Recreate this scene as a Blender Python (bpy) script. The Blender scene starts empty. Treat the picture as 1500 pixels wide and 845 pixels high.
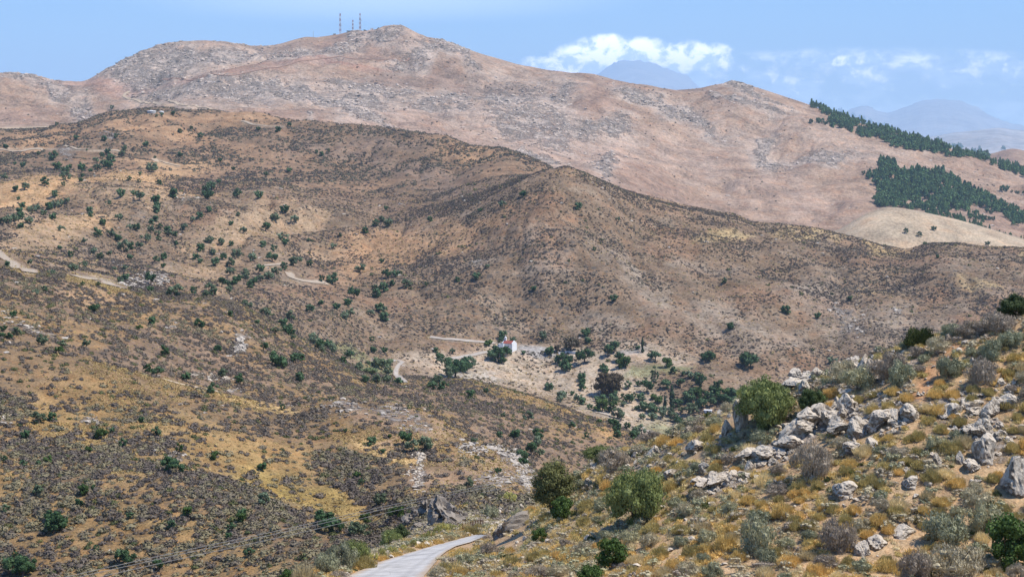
import bpy, math, random
import numpy as np
from mathutils import Vector, Matrix

# ------------------------------------------------------------------ camera
F, CX, HY = 2799.0, 750.0, 215.0          # focal length in photo pixels, centre column, horizon row
scene = bpy.context.scene
COL = scene.collection
cam_data = bpy.data.cameras.new('camera')
cam_data.sensor_width = 36.0
cam_data.lens = 36.0 * F / 1500.0
cam_data.shift_y = -(422.5 - HY) / 1500.0
cam_data.clip_start = 0.5
cam_data.clip_end = 150000.0
cam = bpy.data.objects.new('camera', cam_data)
cam.rotation_euler = (math.radians(90), 0, 0)
COL.objects.link(cam)
scene.camera = cam

# ------------------------------------------------------------------ sky, sun, exposure
SUN_EL, SUN_AZ = 60.0, 98.0               # azimuth clockwise from the view direction (+Y)
world = bpy.data.worlds.new('World')
scene.world = world
world.use_nodes = True
wt = world.node_tree
wt.nodes.clear()
def wn(t, **k):
    n = wt.nodes.new(t)
    for a, b in k.items():
        setattr(n, a, b)
    return n
def wl(a, b): wt.links.new(a, b)
wout = wn('ShaderNodeOutputWorld'); wbg = wn('ShaderNodeBackground')
sky = wn('ShaderNodeTexSky', sky_type='NISHITA', sun_disc=False, altitude=600.0, air_density=1.0, dust_density=0.1, ozone_density=3.0)
sky.sun_elevation = math.radians(SUN_EL)
sky.sun_rotation = math.radians(SUN_AZ)
wbg.inputs['Strength'].default_value = 0.12
tc = wn('ShaderNodeTexCoord')
sep = wn('ShaderNodeSeparateXYZ'); wl(tc.outputs['Generated'], sep.inputs[0])
def wm(op, a, b=None, clamp=False):
    n = wn('ShaderNodeMath', operation=op, use_clamp=clamp)
    for i, v in enumerate((a, b)):
        if v is None: continue
        if isinstance(v, (int, float)): n.inputs[i].default_value = v
        else: wl(v, n.inputs[i])
    return n.outputs[0]
# directions as tangents of azimuth and elevation
U = wm('DIVIDE', sep.outputs[0], wm('MAXIMUM', sep.outputs[1], 0.05))
V = wm('DIVIDE', sep.outputs[2], wm('MAXIMUM', sep.outputs[1], 0.05))
def wcomb(a, b, c=0.0):
    n = wn('ShaderNodeCombineXYZ')
    for i, v in enumerate((a, b, c)):
        if isinstance(v, (int, float)): n.inputs[i].default_value = v
        else: wl(v, n.inputs[i])
    return n.outputs[0]
def wnoise(vec, scale, detail=6, rough=0.6, dist=0.0):
    n = wn('ShaderNodeTexNoise'); n.inputs['Scale'].default_value = scale; n.inputs['Detail'].default_value = detail
    n.inputs['Roughness'].default_value = rough; n.inputs['Distortion'].default_value = dist
    wl(vec, n.inputs['Vector']); return n.outputs['Fac']
cv = wcomb(U, wm('MULTIPLY', V, 1.15))
n_big = wnoise(cv, 42.0, 8, 0.62, 0.3)
n_fine = wnoise(cv, 105.0, 7, 0.6, 0.25)
def bump_at(px, py, sx, sy):
    """a soft hill in direction space, 1 at its centre"""
    a = wm('DIVIDE', wm('SUBTRACT', U, (px - CX) / F), sx / F)
    b = wm('DIVIDE', wm('SUBTRACT', V, (HY - py) / F), sy / F)
    d = wm('ADD', wm('MULTIPLY', a, a), wm('MULTIPLY', b, b))
    return wm('SUBTRACT', 1.0, d, clamp=True)
def base_at(px, py, sx, sy):
    """flat bottomed cumulus"""
    a = wm('DIVIDE', wm('SUBTRACT', U, (px - CX) / F), sx / F)
    b = wm('DIVIDE', wm('SUBTRACT', V, (HY - py - 2) / F), sy / F)
    a2 = wm('MULTIPLY', a, a)
    up = wm('MAXIMUM', b, 0.0); dn = wm('MULTIPLY', wm('MINIMUM', b, 0.0), 2.2)
    d = wm('ADD', a2, wm('ADD', wm('MULTIPLY', up, up), wm('MULTIPLY', dn, dn)))
    return wm('SUBTRACT', 1.0, d, clamp=True)
cum = None
for (px, py, sx, sy, k) in ((915, 96, 140, 50, 1.0), (890, 76, 66, 32, .85), (1010, 90, 84, 38, .95), (800, 98, 60, 22, .7), (960, 78, 60, 26, .6), (1075, 100, 40, 14, .35),
                            (1245, 92, 34, 16, .62), (1280, 88, 26, 9, .4), (1195, 90, 40, 16, .35), (1465, 92, 42, 14, .5), (1500, 98, 40, 16, .5)):
    b = wm('MULTIPLY', base_at(px, py, sx, sy), k)
    cum = b if cum is None else wm('MAXIMUM', cum, b)
cumd = wm('ADD', wm('MULTIPLY', cum, 1.25), wm('MULTIPLY', wm('SUBTRACT', wm('ADD', wm('MULTIPLY', n_big, .55), wm('MULTIPLY', n_fine, .45)), 0.5), 2.6))
def wramp(v, a, b):
    n = wn('ShaderNodeMapRange', interpolation_type='SMOOTHSTEP')
    n.inputs[1].default_value = a; n.inputs[2].default_value = b
    wl(v, n.inputs[0]); return n.outputs[0]
cum_m = wm('MULTIPLY', wramp(cumd, 0.12, 0.80), wramp(cum, 0.0, 0.25))
# thin broken layer low over the horizon, mostly on the right
lay = wm('MULTIPLY', bump_at(1290, 138, 480, 72), 1.0)
lay2 = wm('MULTIPLY', bump_at(560, 0, 420, 40), .5)
n_lay = wnoise(wcomb(U, wm('MULTIPLY', V, 1.9)), 46.0, 9, 0.62, 0.2)
lay_m = wm('MULTIPLY', wm('MULTIPLY', wramp(n_lay, 0.34, 0.66), wramp(lay, 0.0, 0.5)), 0.8)
lay_m = wm('MAXIMUM', lay_m, wm('MULTIPLY', wramp(lay, 0.0, .9), 0.20))
lay_m = wm('MAXIMUM', lay_m, wm('MULTIPLY', wramp(lay2, 0.0, .9), 0.22))
cl = wm('MAXIMUM', wm('MULTIPLY', cum_m, 0.97), lay_m)
# sky tint, brighter white for cloud with greyer thick bases
tint = wn('ShaderNodeMix', data_type='RGBA', blend_type='MULTIPLY'); tint.inputs[0].default_value = 1.0
wl(sky.outputs[0], tint.inputs[6]); tint.inputs[7].default_value = (0.56, 0.88, 1.26, 1)
shade = wramp(wm('ADD', wm('MULTIPLY', wm('SUBTRACT', n_fine, .5), 0.10), V), (HY - 112) / F, (HY - 66) / F)
cc = wn('ShaderNodeMix', data_type='RGBA'); wl(shade, cc.inputs[0])
cc.inputs[6].default_value = (11.0, 13.5, 17.0, 1); cc.inputs[7].default_value = (34, 32, 30, 1)
mx = wn('ShaderNodeMix', data_type='RGBA'); wl(cl, mx.inputs[0]); wl(tint.outputs[2], mx.inputs[6]); wl(cc.outputs[2], mx.inputs[7])
wl(mx.outputs[2], wbg.inputs['Color']); wl(wbg.outputs[0], wout.inputs['Surface'])

sd = bpy.data.lights.new('sun', 'SUN'); sd.energy = 5.0; sd.angle = math.radians(0.53); sd.color = (1.0, 0.93, 0.84)
sun = bpy.data.objects.new('sun', sd); COL.objects.link(sun)
_e, _a = math.radians(SUN_EL), math.radians(SUN_AZ)
sdir = Vector((math.sin(_a) * math.cos(_e), math.cos(_a) * math.cos(_e), math.sin(_e)))
sun.rotation_euler = (-sdir).to_track_quat('-Z', 'Y').to_euler()
sun.location = (0, 0, 50)
vs = scene.view_settings
scene.display_settings.display_device = 'sRGB'
vs.view_transform = 'Standard'; vs.look = 'None'; vs.gamma = 1.0; vs.use_curve_mapping = False
vs.exposure = 0.19
scene.cycles.max_bounces = 4; scene.cycles.diffuse_bounces = 2; scene.cycles.glossy_bounces = 1
scene.cycles.transmission_bounces = 1; scene.cycles.volume_bounces = 1; scene.cycles.transparent_max_bounces = 4

# ------------------------------------------------------------------ numpy noise
RNG = np.random.RandomState(7)
_TAB = [RNG.rand(256, 256).astype(np.float32) for _ in range(6)]
def vnoise(x, y, s=0):
    T = _TAB[s % 6]; x = np.asarray(x, dtype=np.float64) + 17.3 * s; y = np.asarray(y, dtype=np.float64) + 5.1 * s
    xi = np.floor(x).astype(np.int64); yi = np.floor(y).astype(np.int64)
    fx = (x - xi); fy = (y - yi)
    fx = fx * fx * fx * (fx * (fx * 6 - 15) + 10); fy = fy * fy * fy * (fy * (fy * 6 - 15) + 10)
    a = T[xi & 255, yi & 255]; b = T[(xi + 1) & 255, yi & 255]; c = T[xi & 255, (yi + 1) & 255]; d = T[(xi + 1) & 255, (yi + 1) & 255]
    return (a * (1 - fx) + b * fx) * (1 - fy) + (c * (1 - fx) + d * fx) * fy
def fbm(x, y, octv=5, s=0, gain=.5, ridged=False):
    r = 0; a = 1; t = 0
    for k in range(octv):
        n = vnoise(x * 2 ** k, y * 2 ** k, s + k)
        if ridged: n = 1 - np.abs(2 * n - 1)
        r = r + a * n; t += a; a *= gain
    return r / t
def smooth(x, a, b):
    t = np.clip((x - a) / (b - a), 0, 1); return t * t * (3 - 2 * t)

# ------------------------------------------------------------------ terrain: lines of equal order in depth, each given as px:(depth, py)
L = []
def line(name, seg, rows, amp, **kw):
    L.append(dict(name=name, seg=seg, rows=rows, amp=amp, pts=kw['p']))
# seg: which sheet the strip BEHIND this line belongs to; rows: rows in the strip behind; amp: relief in px at the line
line('N0', 'ground', 4, 0, p={-500: (6, 1700), 2000: (6, 1700)})
line('N1', 'ground', 16, 1, p={-500: (35, 1050), 600: (35, 1000), 2000: (35, 985)})
line('FB', 'ground', 120, 3, p={-500: (56, 1020), 0: (60, 1000), 300: (76, 930), 400: (84, 880), 450: (88, 862), 500: (93, 848), 560: (92, 848), 620: (90, 848), 700: (84, 850), 780: (81, 850), 900: (78, 850), 1000: (76, 850), 1200: (73, 850), 1500: (72, 850), 2000: (70, 850)})
line('FM', 'ground', 150, 4, p={-500: (70, 980), 0: (75, 960), 300: (84, 905), 400: (88, 868), 450: (92, 850), 500: (97, 838), 560: (102, 825), 620: (105, 815), 700: (103, 808), 780: (99, 785), 900: (92, 755), 1000: (88, 733), 1075: (86, 720), 1200: (84, 697), 1300: (83, 672), 1500: (83, 640), 1700: (82, 615), 2000: (82, 590)})
line('SA', 'ground', 22, 3, p={-500: (90, 930), 0: (90, 915), 300: (90, 885), 400: (91, 862), 450: (96, 842), 500: (101, 828), 560: (110, 812), 620: (118, 796), 680: (121, 788), 700: (122, 786), 720: (121, 775), 745: (119, 762), 780: (116, 748), 830: (112, 712), 870: (108, 684), 905: (106, 668), 960: (104, 649), 1010: (102, 622), 1075: (100, 598), 1170: (99, 566), 1260: (98, 536), 1330: (97, 503), 1400: (96, 486), 1500: (95, 461), 1700: (92, 425), 2000: (90, 380)})
line('VA', 'hill', 24, 3, p={-500: (125, 960), 0: (128, 955), 300: (130, 935), 450: (132, 905), 520: (136, 850), 580: (148, 800), 640: (152, 772), 700: (152, 765), 760: (150, 775), 900: (140, 920), 1200: (130, 930), 1500: (124, 900), 2000: (118, 840)})
line('VB', 'hill', 90, 4, p={-500: (215, 880), 0: (215, 875), 300: (212, 872), 480: (205, 850), 560: (190, 805), 640: (186, 752), 700: (186, 748), 780: (195, 765), 900: (230, 900), 1500: (250, 880), 2000: (250, 860)})
line('B1', 'hill', 14, 5, p={-500: (255, 705), 0: (255, 700), 230: (252, 690), 300: (250, 695), 350: (248, 707), 400: (245, 723), 440: (243, 737), 470: (240, 750), 540: (232, 790), 580: (226, 785), 640: (222, 738), 700: (222, 735), 780: (226, 745), 850: (245, 800), 1000: (300, 850), 1500: (300, 820), 2000: (300, 800)})
line('V1', 'hill', 60, 4, p={-500: (264, 680), 0: (264, 676), 230: (262, 682), 300: (264, 700), 400: (266, 742), 470: (264, 768), 540: (262, 772), 600: (255, 745), 640: (250, 725), 700: (250, 722), 780: (252, 732), 850: (262, 800), 1000: (330, 850), 1500: (330, 820), 2000: (330, 800)})
line('B2M', 'hill', 80, 7, p={-500: (295, 590), 0: (295, 590), 240: (294, 625), 470: (292, 682), 600: (290, 682), 700: (288, 692), 780: (290, 715), 850: (300, 790), 1000: (360, 840), 1500: (360, 800), 2000: (360, 790)})
line('B2S', 'hill', 10, 4, p={-500: (322, 500), 0: (322, 505), 200: (325, 550), 240: (326, 560), 300: (328, 573), 360: (330, 585), 420: (332, 596), 470: (332, 590), 520: (332, 588), 580: (330, 593), 620: (328, 603), 650: (324, 622), 700: (318, 652), 745: (314, 664), 765: (312, 676), 778: (311, 700), 800: (310, 740), 1000: (400, 820), 1500: (400, 790), 2000: (400, 780)})
line('V2', 'hill', 50, 4, p={-500: (335, 485), 0: (335, 487), 200: (338, 542), 300: (346, 578), 420: (352, 610), 520: (356, 604), 620: (362, 618), 700: (365, 680), 780: (370, 735), 1000: (430, 800), 1500: (430, 770), 2000: (430, 770)})
line('B3M', 'hill', 70, 7, p={-500: (375, 440), 0: (375, 440), 200: (390, 480), 350: (410, 515), 560: (420, 585), 700: (425, 618), 850: (430, 675), 1000: (450, 720), 1500: (450, 740), 2000: (450, 740)})
line('B3S', 'hill', 12, 4, p={-500: (420, 395), 0: (420, 396), 60: (425, 402), 120: (435, 412), 170: (445, 425), 240: (460, 433), 300: (472, 437), 350: (480, 448), 400: (482, 478), 430: (482, 496), 480: (482, 521), 530: (482, 545), 560: (482, 556), 600: (490, 557), 640: (495, 561), 690: (495, 565), 760: (490, 588), 830: (480, 612), 900: (470, 638), 960: (465, 670), 1100: (460, 720), 2000: (460, 730)})
line('V3', 'valley', 26, 4, p={-500: (520, 410), 0: (520, 410), 100: (540, 418), 172: (560, 433), 250: (590, 448), 350: (640, 478), 430: (690, 530), 520: (725, 556), 560: (740, 562), 600: (755, 570), 700: (755, 600), 850: (720, 660), 960: (700, 690), 1100: (690, 700), 1500: (650, 720), 2000: (650, 720)})
line('T0', 'valley', 60, 4, p={-500: (640, 385), 0: (640, 385), 100: (660, 400), 172: (690, 415), 300: (740, 438), 400: (800, 470), 480: (810, 510), 560: (812, 545), 640: (825, 556), 740: (835, 565), 850: (820, 600), 950: (800, 632), 1050: (790, 645), 1200: (790, 650), 1500: (780, 660), 2000: (780, 660)})
line('T', 'valley', 90, 4, p={-500: (760, 360), 0: (760, 362), 100: (800, 376), 172: (810, 392), 300: (850, 414), 400: (890, 424), 480: (890, 455), 560: (880, 505), 600: (880, 505), 660: (900, 500), 740: (920, 503), 850: (922, 505), 950: (915, 515), 1050: (890, 545), 1200: (880, 580), 1350: (860, 600), 1500: (840, 610), 2000: (840, 610)})
line('D2M', 'valley', 110, 15, p={-500: (1000, 315), 0: (1000, 315), 200: (1020, 325), 400: (1080, 345), 480: (1060, 385), 560: (1020, 400), 700: (995, 395), 800: (985, 390), 900: (1000, 405), 1050: (1020, 430), 1200: (1010, 445), 1350: (985, 460), 1500: (955, 475), 2000: (900, 500)})
line('D2S', 'valley', 16, 6, p={-500: (1250, 262), 0: (1250, 262), 200: (1290, 262), 400: (1330, 268), 480: (1290, 290), 560: (1210, 325), 650: (1150, 315), 700: (1140, 297), 760: (1150, 262), 800: (1165, 246), 830: (1180, 243), 880: (1200, 262), 930: (1210, 284), 1000: (1220, 304), 1080: (1230, 318), 1105: (1230, 330), 1150: (1230, 331), 1200: (1230, 340), 1260: (1225, 352), 1330: (1220, 366), 1350: (1216, 358), 1370: (1215, 354), 1400: (1210, 353), 1440: (1200, 359), 1500: (1190, 362), 2000: (1150, 380)})
line('V4', 'valley', 70, 5, p={-500: (1400, 232), 0: (1400, 235), 200: (1420, 235), 400: (1450, 240), 560: (1380, 272), 650: (1330, 275), 700: (1310, 268), 760: (1310, 256), 800: (1330, 258), 1000: (1500, 335), 1200: (1550, 385), 1500: (1550, 405), 2000: (1500, 420)})
line('D3', 'valley', 14, 4, p={-500: (1750, 195), 0: (1750, 194), 60: (1750, 190), 110: (1760, 182), 160: (1760, 166), 240: (1780, 160), 330: (1780, 165), 400: (1760, 170), 470: (1700, 182), 570: (1650, 186), 620: (1600, 195), 660: (1580, 201), 680: (1570, 212), 700: (1560, 216), 740: (1500, 216), 770: (1480, 228), 800: (1450, 240), 850: (1500, 285), 1000: (1750, 345), 1200: (1800, 390), 2000: (1750, 420)})
line('V5', 'valley', 12, 3, p={-500: (2000, 220), 0: (2000, 220), 240: (2000, 190), 500: (2000, 205), 800: (2000, 265), 1000: (2000, 350), 1200: (2000, 392), 1500: (2000, 400), 2000: (2000, 420)})
line('GF', 'cultivated_hill', 44, 1, p={-500: (2050, 215), 240: (2050, 190), 600: (2050, 218), 1000: (2050, 345), 1150: (2050, 362), 1225: (2050, 362), 1300: (2050, 362), 1400: (2050, 372), 1500: (2050, 382), 2000: (2050, 420)})
line('G', 'cultivated_hill', 6, .8, p={-500: (2200, 205), 240: (2200, 185), 600: (2200, 215), 1000: (2200, 335), 1150: (2200, 349), 1225: (2200, 339), 1250: (2200, 323), 1270: (2200, 312), 1290: (2200, 304), 1310: (2200, 303), 1340: (2200, 308), 1400: (2210, 321), 1450: (2220, 335), 1500: (2230, 350), 1700: (2250, 390), 2000: (2250, 420)})
line('V6', 'mountain', 90, 3, p={-500: (2350, 200), 240: (2350, 178), 600: (2350, 205), 800: (2350, 245), 1000: (2350, 322), 1150: (2350, 342), 1225: (2350, 345), 1290: (2350, 335), 1400: (2350, 348), 1500: (2350, 372), 2000: (2350, 400)})
line('FM1', 'mountain', 120, 12, p={-500: (2900, 165), 0: (2900, 163), 130: (2900, 165), 300: (2870, 145), 500: (2870, 142), 700: (2870, 155), 850: (2900, 185), 1000: (2920, 225), 1100: (2920, 235), 1200: (2900, 245), 1300: (2880, 262), 1400: (2850, 280), 1500: (2830, 305), 2000: (2800, 330)})
line('FS', 'mountain', 10, 3.5, p={-500: (3300, 120), 0: (3300, 115), 40: (3300, 119), 80: (3300, 127), 125: (3300, 125), 150: (3320, 110), 180: (3350, 95), 220: (3370, 78), 260: (3400, 67), 300: (3420, 62), 330: (3430, 62), 385: (3450, 66), 410: (3460, 62), 450: (3480, 51), 462: (3480, 54), 500: (3500, 48), 540: (3520, 43), 570: (3540, 40), 590: (3540, 45), 620: (3530, 61), 640: (3520, 66), 700: (3500, 84), 760: (3480, 102), 800: (3470, 108), 870: (3460, 108), 920: (3450, 120), 980: (3440, 132), 1020: (3440, 130), 1050: (3440, 123), 1080: (3440, 119), 1110: (3440, 126), 1190: (3420, 152), 1250: (3400, 175), 1330: (3380, 201), 1400: (3350, 221), 1440: (3320, 234), 1500: (3300, 252), 1700: (3250, 290), 2000: (3200, 330)})
line('V7', 'mountain', 14, 3, p={-500: (3900, 200), 0: (3900, 190), 570: (4100, 130), 1000: (4000, 200), 1300: (3900, 260), 1500: (3900, 280), 2000: (3900, 330)})
line('FS2', 'mountain', 8, 2, p={-500: (4600, 230), 570: (4600, 200), 1300: (4600, 270), 1380: (4600, 236), 1430: (4600, 228), 1455: (4600, 225), 1480: (4600, 217), 1490: (4600, 218), 1500: (4600, 221), 1600: (4600, 240), 2000: (4600, 260)})
line('P1', 'mountain', 4, 1, p={-500: (5600, 290), 2000: (5600, 295)})
line('P2', 'distant_mountains', 12, 1, p={-500: (9500, 275), 2000: (9500, 275)})
line('M1', 'distant_mountains', 6, 2.5, p={-500: (17000, 262), 1100: (17000, 255), 1240: (17000, 235), 1300: (17000, 220), 1360: (17000, 202), 1400: (17000, 193), 1440: (17000, 190), 1460: (17000, 187), 1480: (17000, 191), 1500: (17000, 193), 1600: (17000, 205), 2000: (17000, 230)})
line('P3', 'distant_mountains', 14, 1, p={-500: (24000, 250), 2000: (24000, 248)})
line('M2', 'distant_mountains', 5, 4, p={-500: (50000, 245), 800: (50000, 240), 850: (50000, 150), 868: (50000, 120), 880: (50000, 108), 892: (50000, 101), 905: (50000, 96), 914: (50000, 91), 922: (50000, 93), 934: (50000, 89), 946: (50000, 94), 960: (50000, 97), 975: (50000, 106), 985: (50000, 104), 1000: (50000, 113), 1020: (50000, 125), 1060: (50000, 155), 1120: (40000, 185), 1200: (40000, 180), 1240: (40000, 163), 1262: (40000, 155), 1280: (40000, 161), 1300: (40000, 168), 1325: (40000, 160), 1350: (40000, 150), 1380: (40000, 148), 1405: (40000, 150), 1440: (40000, 165), 1480: (40000, 183), 1520: (40000, 193), 1700: (40000, 215), 2000: (40000, 240)})
line('P4', 'distant_mountains', 0, 0, p={-500: (54000, 228), 2000: (54000, 228)})

# ------------------------------------------------------------------ grid
def make_cols():
    a = np.arange(-460, -30, 9.0); b = np.arange(-30, 1530, 1.5); c = np.arange(1530, 1960, 9.0)
    return np.concatenate([a, b, c])
PX = make_cols(); NC = len(PX)
def interp_line(ln, k):
    xs = sorted(ln['pts']); ys = [ln['pts'][x][k] for x in xs]
    v = np.interp(PX, xs, ys)
    # light smoothing along the line so the polyline corners do not read
    g = np.exp(-0.5 * (np.arange(-12, 13) / 4.5) ** 2); g /= g.sum()
    fine = np.interp(np.arange(-520, 2020, 1.5), xs, ys)
    fine = np.convolve(np.pad(fine, 12, mode='edge'), g, 'valid')
    return np.interp(PX, np.arange(-520, 2020, 1.5), fine)
YL = np.array([interp_line(l, 0) for l in L]); PYL = np.array([interp_line(l, 1) for l in L])
ZL = -(PYL - HY) / F * YL
AMP = np.array([l['amp'] for l in L], float)[:, None] * np.ones((1, NC))
# pchip slopes along depth per column
h = np.diff(YL, axis=0); dl = np.diff(ZL, axis=0) / h
m = np.zeros_like(ZL)
w1 = 2 * h[1:] + h[:-1]; w2 = h[1:] + 2 * h[:-1]
same = (np.sign(dl[:-1]) * np.sign(dl[1:])) > 0
with np.errstate(divide='ignore', invalid='ignore'):
    hm = (w1 + w2) / (w1 / dl[:-1] + w2 / dl[1:])
m[1:-1] = np.where(same, hm, 0.0)
m[0] = dl[0]; m[-1] = dl[-1]
rowsY, rowsZ, rowsA, rowseg, ordr = [], [], [], [], []
for i in range(len(L) - 1):
    n = L[i]['rows']
    for k in range(n):
        t = k / n
        h00 = 2 * t ** 3 - 3 * t ** 2 + 1; h10 = t ** 3 - 2 * t ** 2 + t; h01 = -2 * t ** 3 + 3 * t ** 2; h11 = t ** 3 - t ** 2
        rowsZ.append(h00 * ZL[i] + h10 * h[i] * m[i] + h01 * ZL[i + 1] + h11 * h[i] * m[i + 1])
        rowsY.append(YL[i] + t * h[i]); rowseg.append(L[i]['seg']); ordr.append(i + t)
        tt = t * t * (3 - 2 * t); rowsA.append(AMP[i] * (1 - tt) + AMP[i + 1] * tt + (8.0 if L[i]['seg'] in ('valley', 'mountain') else 5.0) * (4 * t * (1 - t)) * (1 if n > 40 else 0))
rowsZ.append(ZL[-1]); rowsY.append(YL[-1]); rowseg.append(L[-1]['seg']); ordr.append(len(L) - 1.0); rowsA.append(AMP[-1])
GY = np.array(rowsY); GZ0 = np.array(rowsZ); GA = np.array(rowsA); NR = len(GY); ORD = np.array(ordr)
GX = (PX[None, :] - CX) / F * GY
GPX = np.broadcast_to(PX[None, :], GY.shape)
GPY0 = HY - GZ0 / GY * F
LI = {l['name']: i for i, l in enumerate(L)}
# the paved road corridor in photo space (edges per row)
RE = np.array([(860, 486, 624), (845, 510, 621), (825, 554, 638), (815, 585, 646), (808, 608, 655), (801, 632, 668), (795, 655, 690), (789, 678, 704), (784, 698, 716)], float)
RE = RE[::-1]
rl = np.interp(GPY0, RE[:, 0], RE[:, 1]); rr = np.interp(GPY0, RE[:, 0], RE[:, 2])
inroad = smooth(GPX, rl - 22, rl - 6) * (1 - smooth(GPX, rr + 6, rr + 22)) * (ORD[:, None] >= LI['N1']) * (ORD[:, None] < LI['SA'] + .3)
inroad = np.maximum(inroad, 0)
# relief: two scales, in px of apparent height, scaled by depth so it is metric
sc = GY
u1 = fbm(GX / (0.085 * 900) , GY / (0.085 * 900), 5, 1) - .5           # metric, big
def relief():
    d = np.zeros_like(GY)
    o = ORD[:, None] * np.ones((1, NC))
    near = 1 - smooth(o, LI['SA'], LI['VA'])
    # foreground relief
    nf = (fbm(GX / 6.0, GY / 6.0, 5, 2) - .5)
    d += near * nf * GA * 2.0
    midn = smooth(o, LI['SA'], LI['VA']) * (1 - smooth(o, LI['B3S'], LI['V3']))
    d += midn * GA * ((fbm(GX / 45, GY / 45, 5, 3) - .5) * 2.6 - (fbm((GX + GY * .4) / 30, GY / 70, 3, 4, ridged=True) - .55) * 1.2)
    val = smooth(o, LI['B3S'], LI['V3']) * (1 - smooth(o, LI['V5'] - .5, LI['V5']))
    w = (fbm(GX / 90, GY / 90, 3, 5) - .5) * 60
    gul = fbm((GX + w) / 75, (GY + w) / 190, 4, 1, ridged=True)
    d += val * GA * ((fbm(GX / 130, GY / 130, 6, 0) - .5) * 2.2 - (gul - .6) * 2.6)
    mo = smooth(o, LI['G'] + .4, LI['V6']) * (1 - smooth(o, LI['V7'], LI['V7'] + .6))
    w = (fbm(GX / 250, GY / 250, 3, 2) - .5) * 260
    gul = fbm((GX + w - GY * .25) / 230, (GY + w) / 520, 5, 3, ridged=True)
    d += mo * GA * ((fbm(GX / 330, GY / 330, 7, 4) - .5) * 2.4 - (gul - .6) * 2.8)
    # crags on the mountain
    far = smooth(o, LI['P1'], LI['P2'])
    d += far * GA * ((fbm(GX / 900, GY / 2500, 6, 5, ridged=True) - .6) * 4)
    return d
REL = relief()
GPYd = REL * (1 - inroad)
GZ = GZ0 + GPYd * GY / F
GZ -= inroad * 0.10
GPY = HY - GZ / GY * F
RUN = np.minimum.accumulate(np.where(ORD[:, None] >= 1.0, GPY, 9999), axis=0)     # skyline so far, per column

def colidx(px):
    j = np.clip(np.searchsorted(PX, px) - 1, 0, NC - 2); t = (px - PX[j]) / (PX[j + 1] - PX[j]); return j, t
def place(px, py, omin=None, omax=None):
    """world point of the terrain seen at a photo pixel (nearest surface, optionally beyond/before a line)"""
    j = int(round(float(np.interp(px, PX, np.arange(NC)))))
    i0 = 0 if omin is None else int(np.searchsorted(ORD, LI[omin] if isinstance(omin, str) else omin))
    col = GPY[i0:, j]
    run = np.minimum.accumulate(col)
    hit = np.nonzero(run <= py)[0]
    if len(hit) == 0: return None
    i = hit[0] + i0
    if i > 0 and i > i0:
        a, b = GPY[i - 1, j], GPY[i, j]
        t = 0 if a == b else float(np.clip((a - py) / (a - b), 0, 1))
        y = GY[i - 1, j] * (1 - t) + GY[i, j] * t; z = GZ[i - 1, j] * (1 - t) + GZ[i, j] * t
    else:
        y = GY[i, j]; z = GZ[i, j]
    return Vector(((px - CX) / F * y, y, z))
def ridge(px, py, omin, omax='V7'):
    """like place, but falls back to the crest itself"""
    p = place(px, py, omin)
    if p is not None and order_at(p.x, p.y) < LI[omax]: return p
    j = int(round(float(np.interp(px, PX, np.arange(NC))))); a, b = np.searchsorted(ORD, LI[omin]), np.searchsorted(ORD, LI[omax])
    i = a + int(np.argmin(GPY[a:b, j])); y = GY[i, j]; return Vector(((px - CX) / F * y, y, GZ[i, j]))
def height(x, y):
    px = CX + x / y * F
    j, t = colidx(px)
    j = int(j)
    def hc(jj):
        return float(np.interp(y, GY[:, jj], GZ[:, jj]))
    return hc(j) * (1 - t) + hc(j + 1) * t
def order_at(x, y):
    px = CX + x / y * F
    j = int(colidx(px)[0]); return float(np.interp(y, GY[:, j], ORD))
def heights(x, y):
    """vectorised height, order and visibility for arrays"""
    px = CX + x / y * F
    j = np.clip(np.searchsorted(PX, px) - 1, 0, NC - 2)
    z = np.empty_like(x); o = np.empty_like(x); vis = np.empty(len(x), bool)
    idx = np.argsort(j)
    js, st = np.unique(j[idx], return_index=True)
    st = list(st) + [len(idx)]
    for q, jj in enumerate(js):
        k = idx[st[q]:st[q + 1]]
        t = (px[k] - PX[jj]) / (PX[jj + 1] - PX[jj])
        z[k] = np.interp(y[k], GY[:, jj], GZ[:, jj]) * (1 - t) + np.interp(y[k], GY[:, jj + 1], GZ[:, jj + 1]) * t
        o[k] = np.interp(y[k], GY[:, jj], ORD)
        py = HY - z[k] / y[k] * F
        vis[k] = py <= np.interp(y[k], GY[:, jj], RUN[:, jj]) + 2.5 
    return z, o, vis

# ------------------------------------------------------------------ what grows and lies where (albedo of the ground itself)
OO = ORD[:, None] * np.ones((1, NC))
def rng(lo, hi, s=.25):
    lo = LI[lo] if isinstance(lo, str) else lo; hi = LI[hi] if isinstance(hi, str) else hi
    return smooth(OO, lo - s, lo + s) * (1 - smooth(OO, hi - s, hi + s))
ALB = np.zeros(GY.shape + (3,), np.float32); ALB[:] = (.34, .235, .150)
ROCK = np.zeros(GY.shape, np.float32); SCR = np.zeros(GY.shape, np.float32)
def lay(mask, col):
    global ALB
    mm = np.clip(mask, 0, 1)[..., None].astype(np.float32)
    ALB = ALB * (1 - mm) + np.array(col, np.float32) * mm
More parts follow.
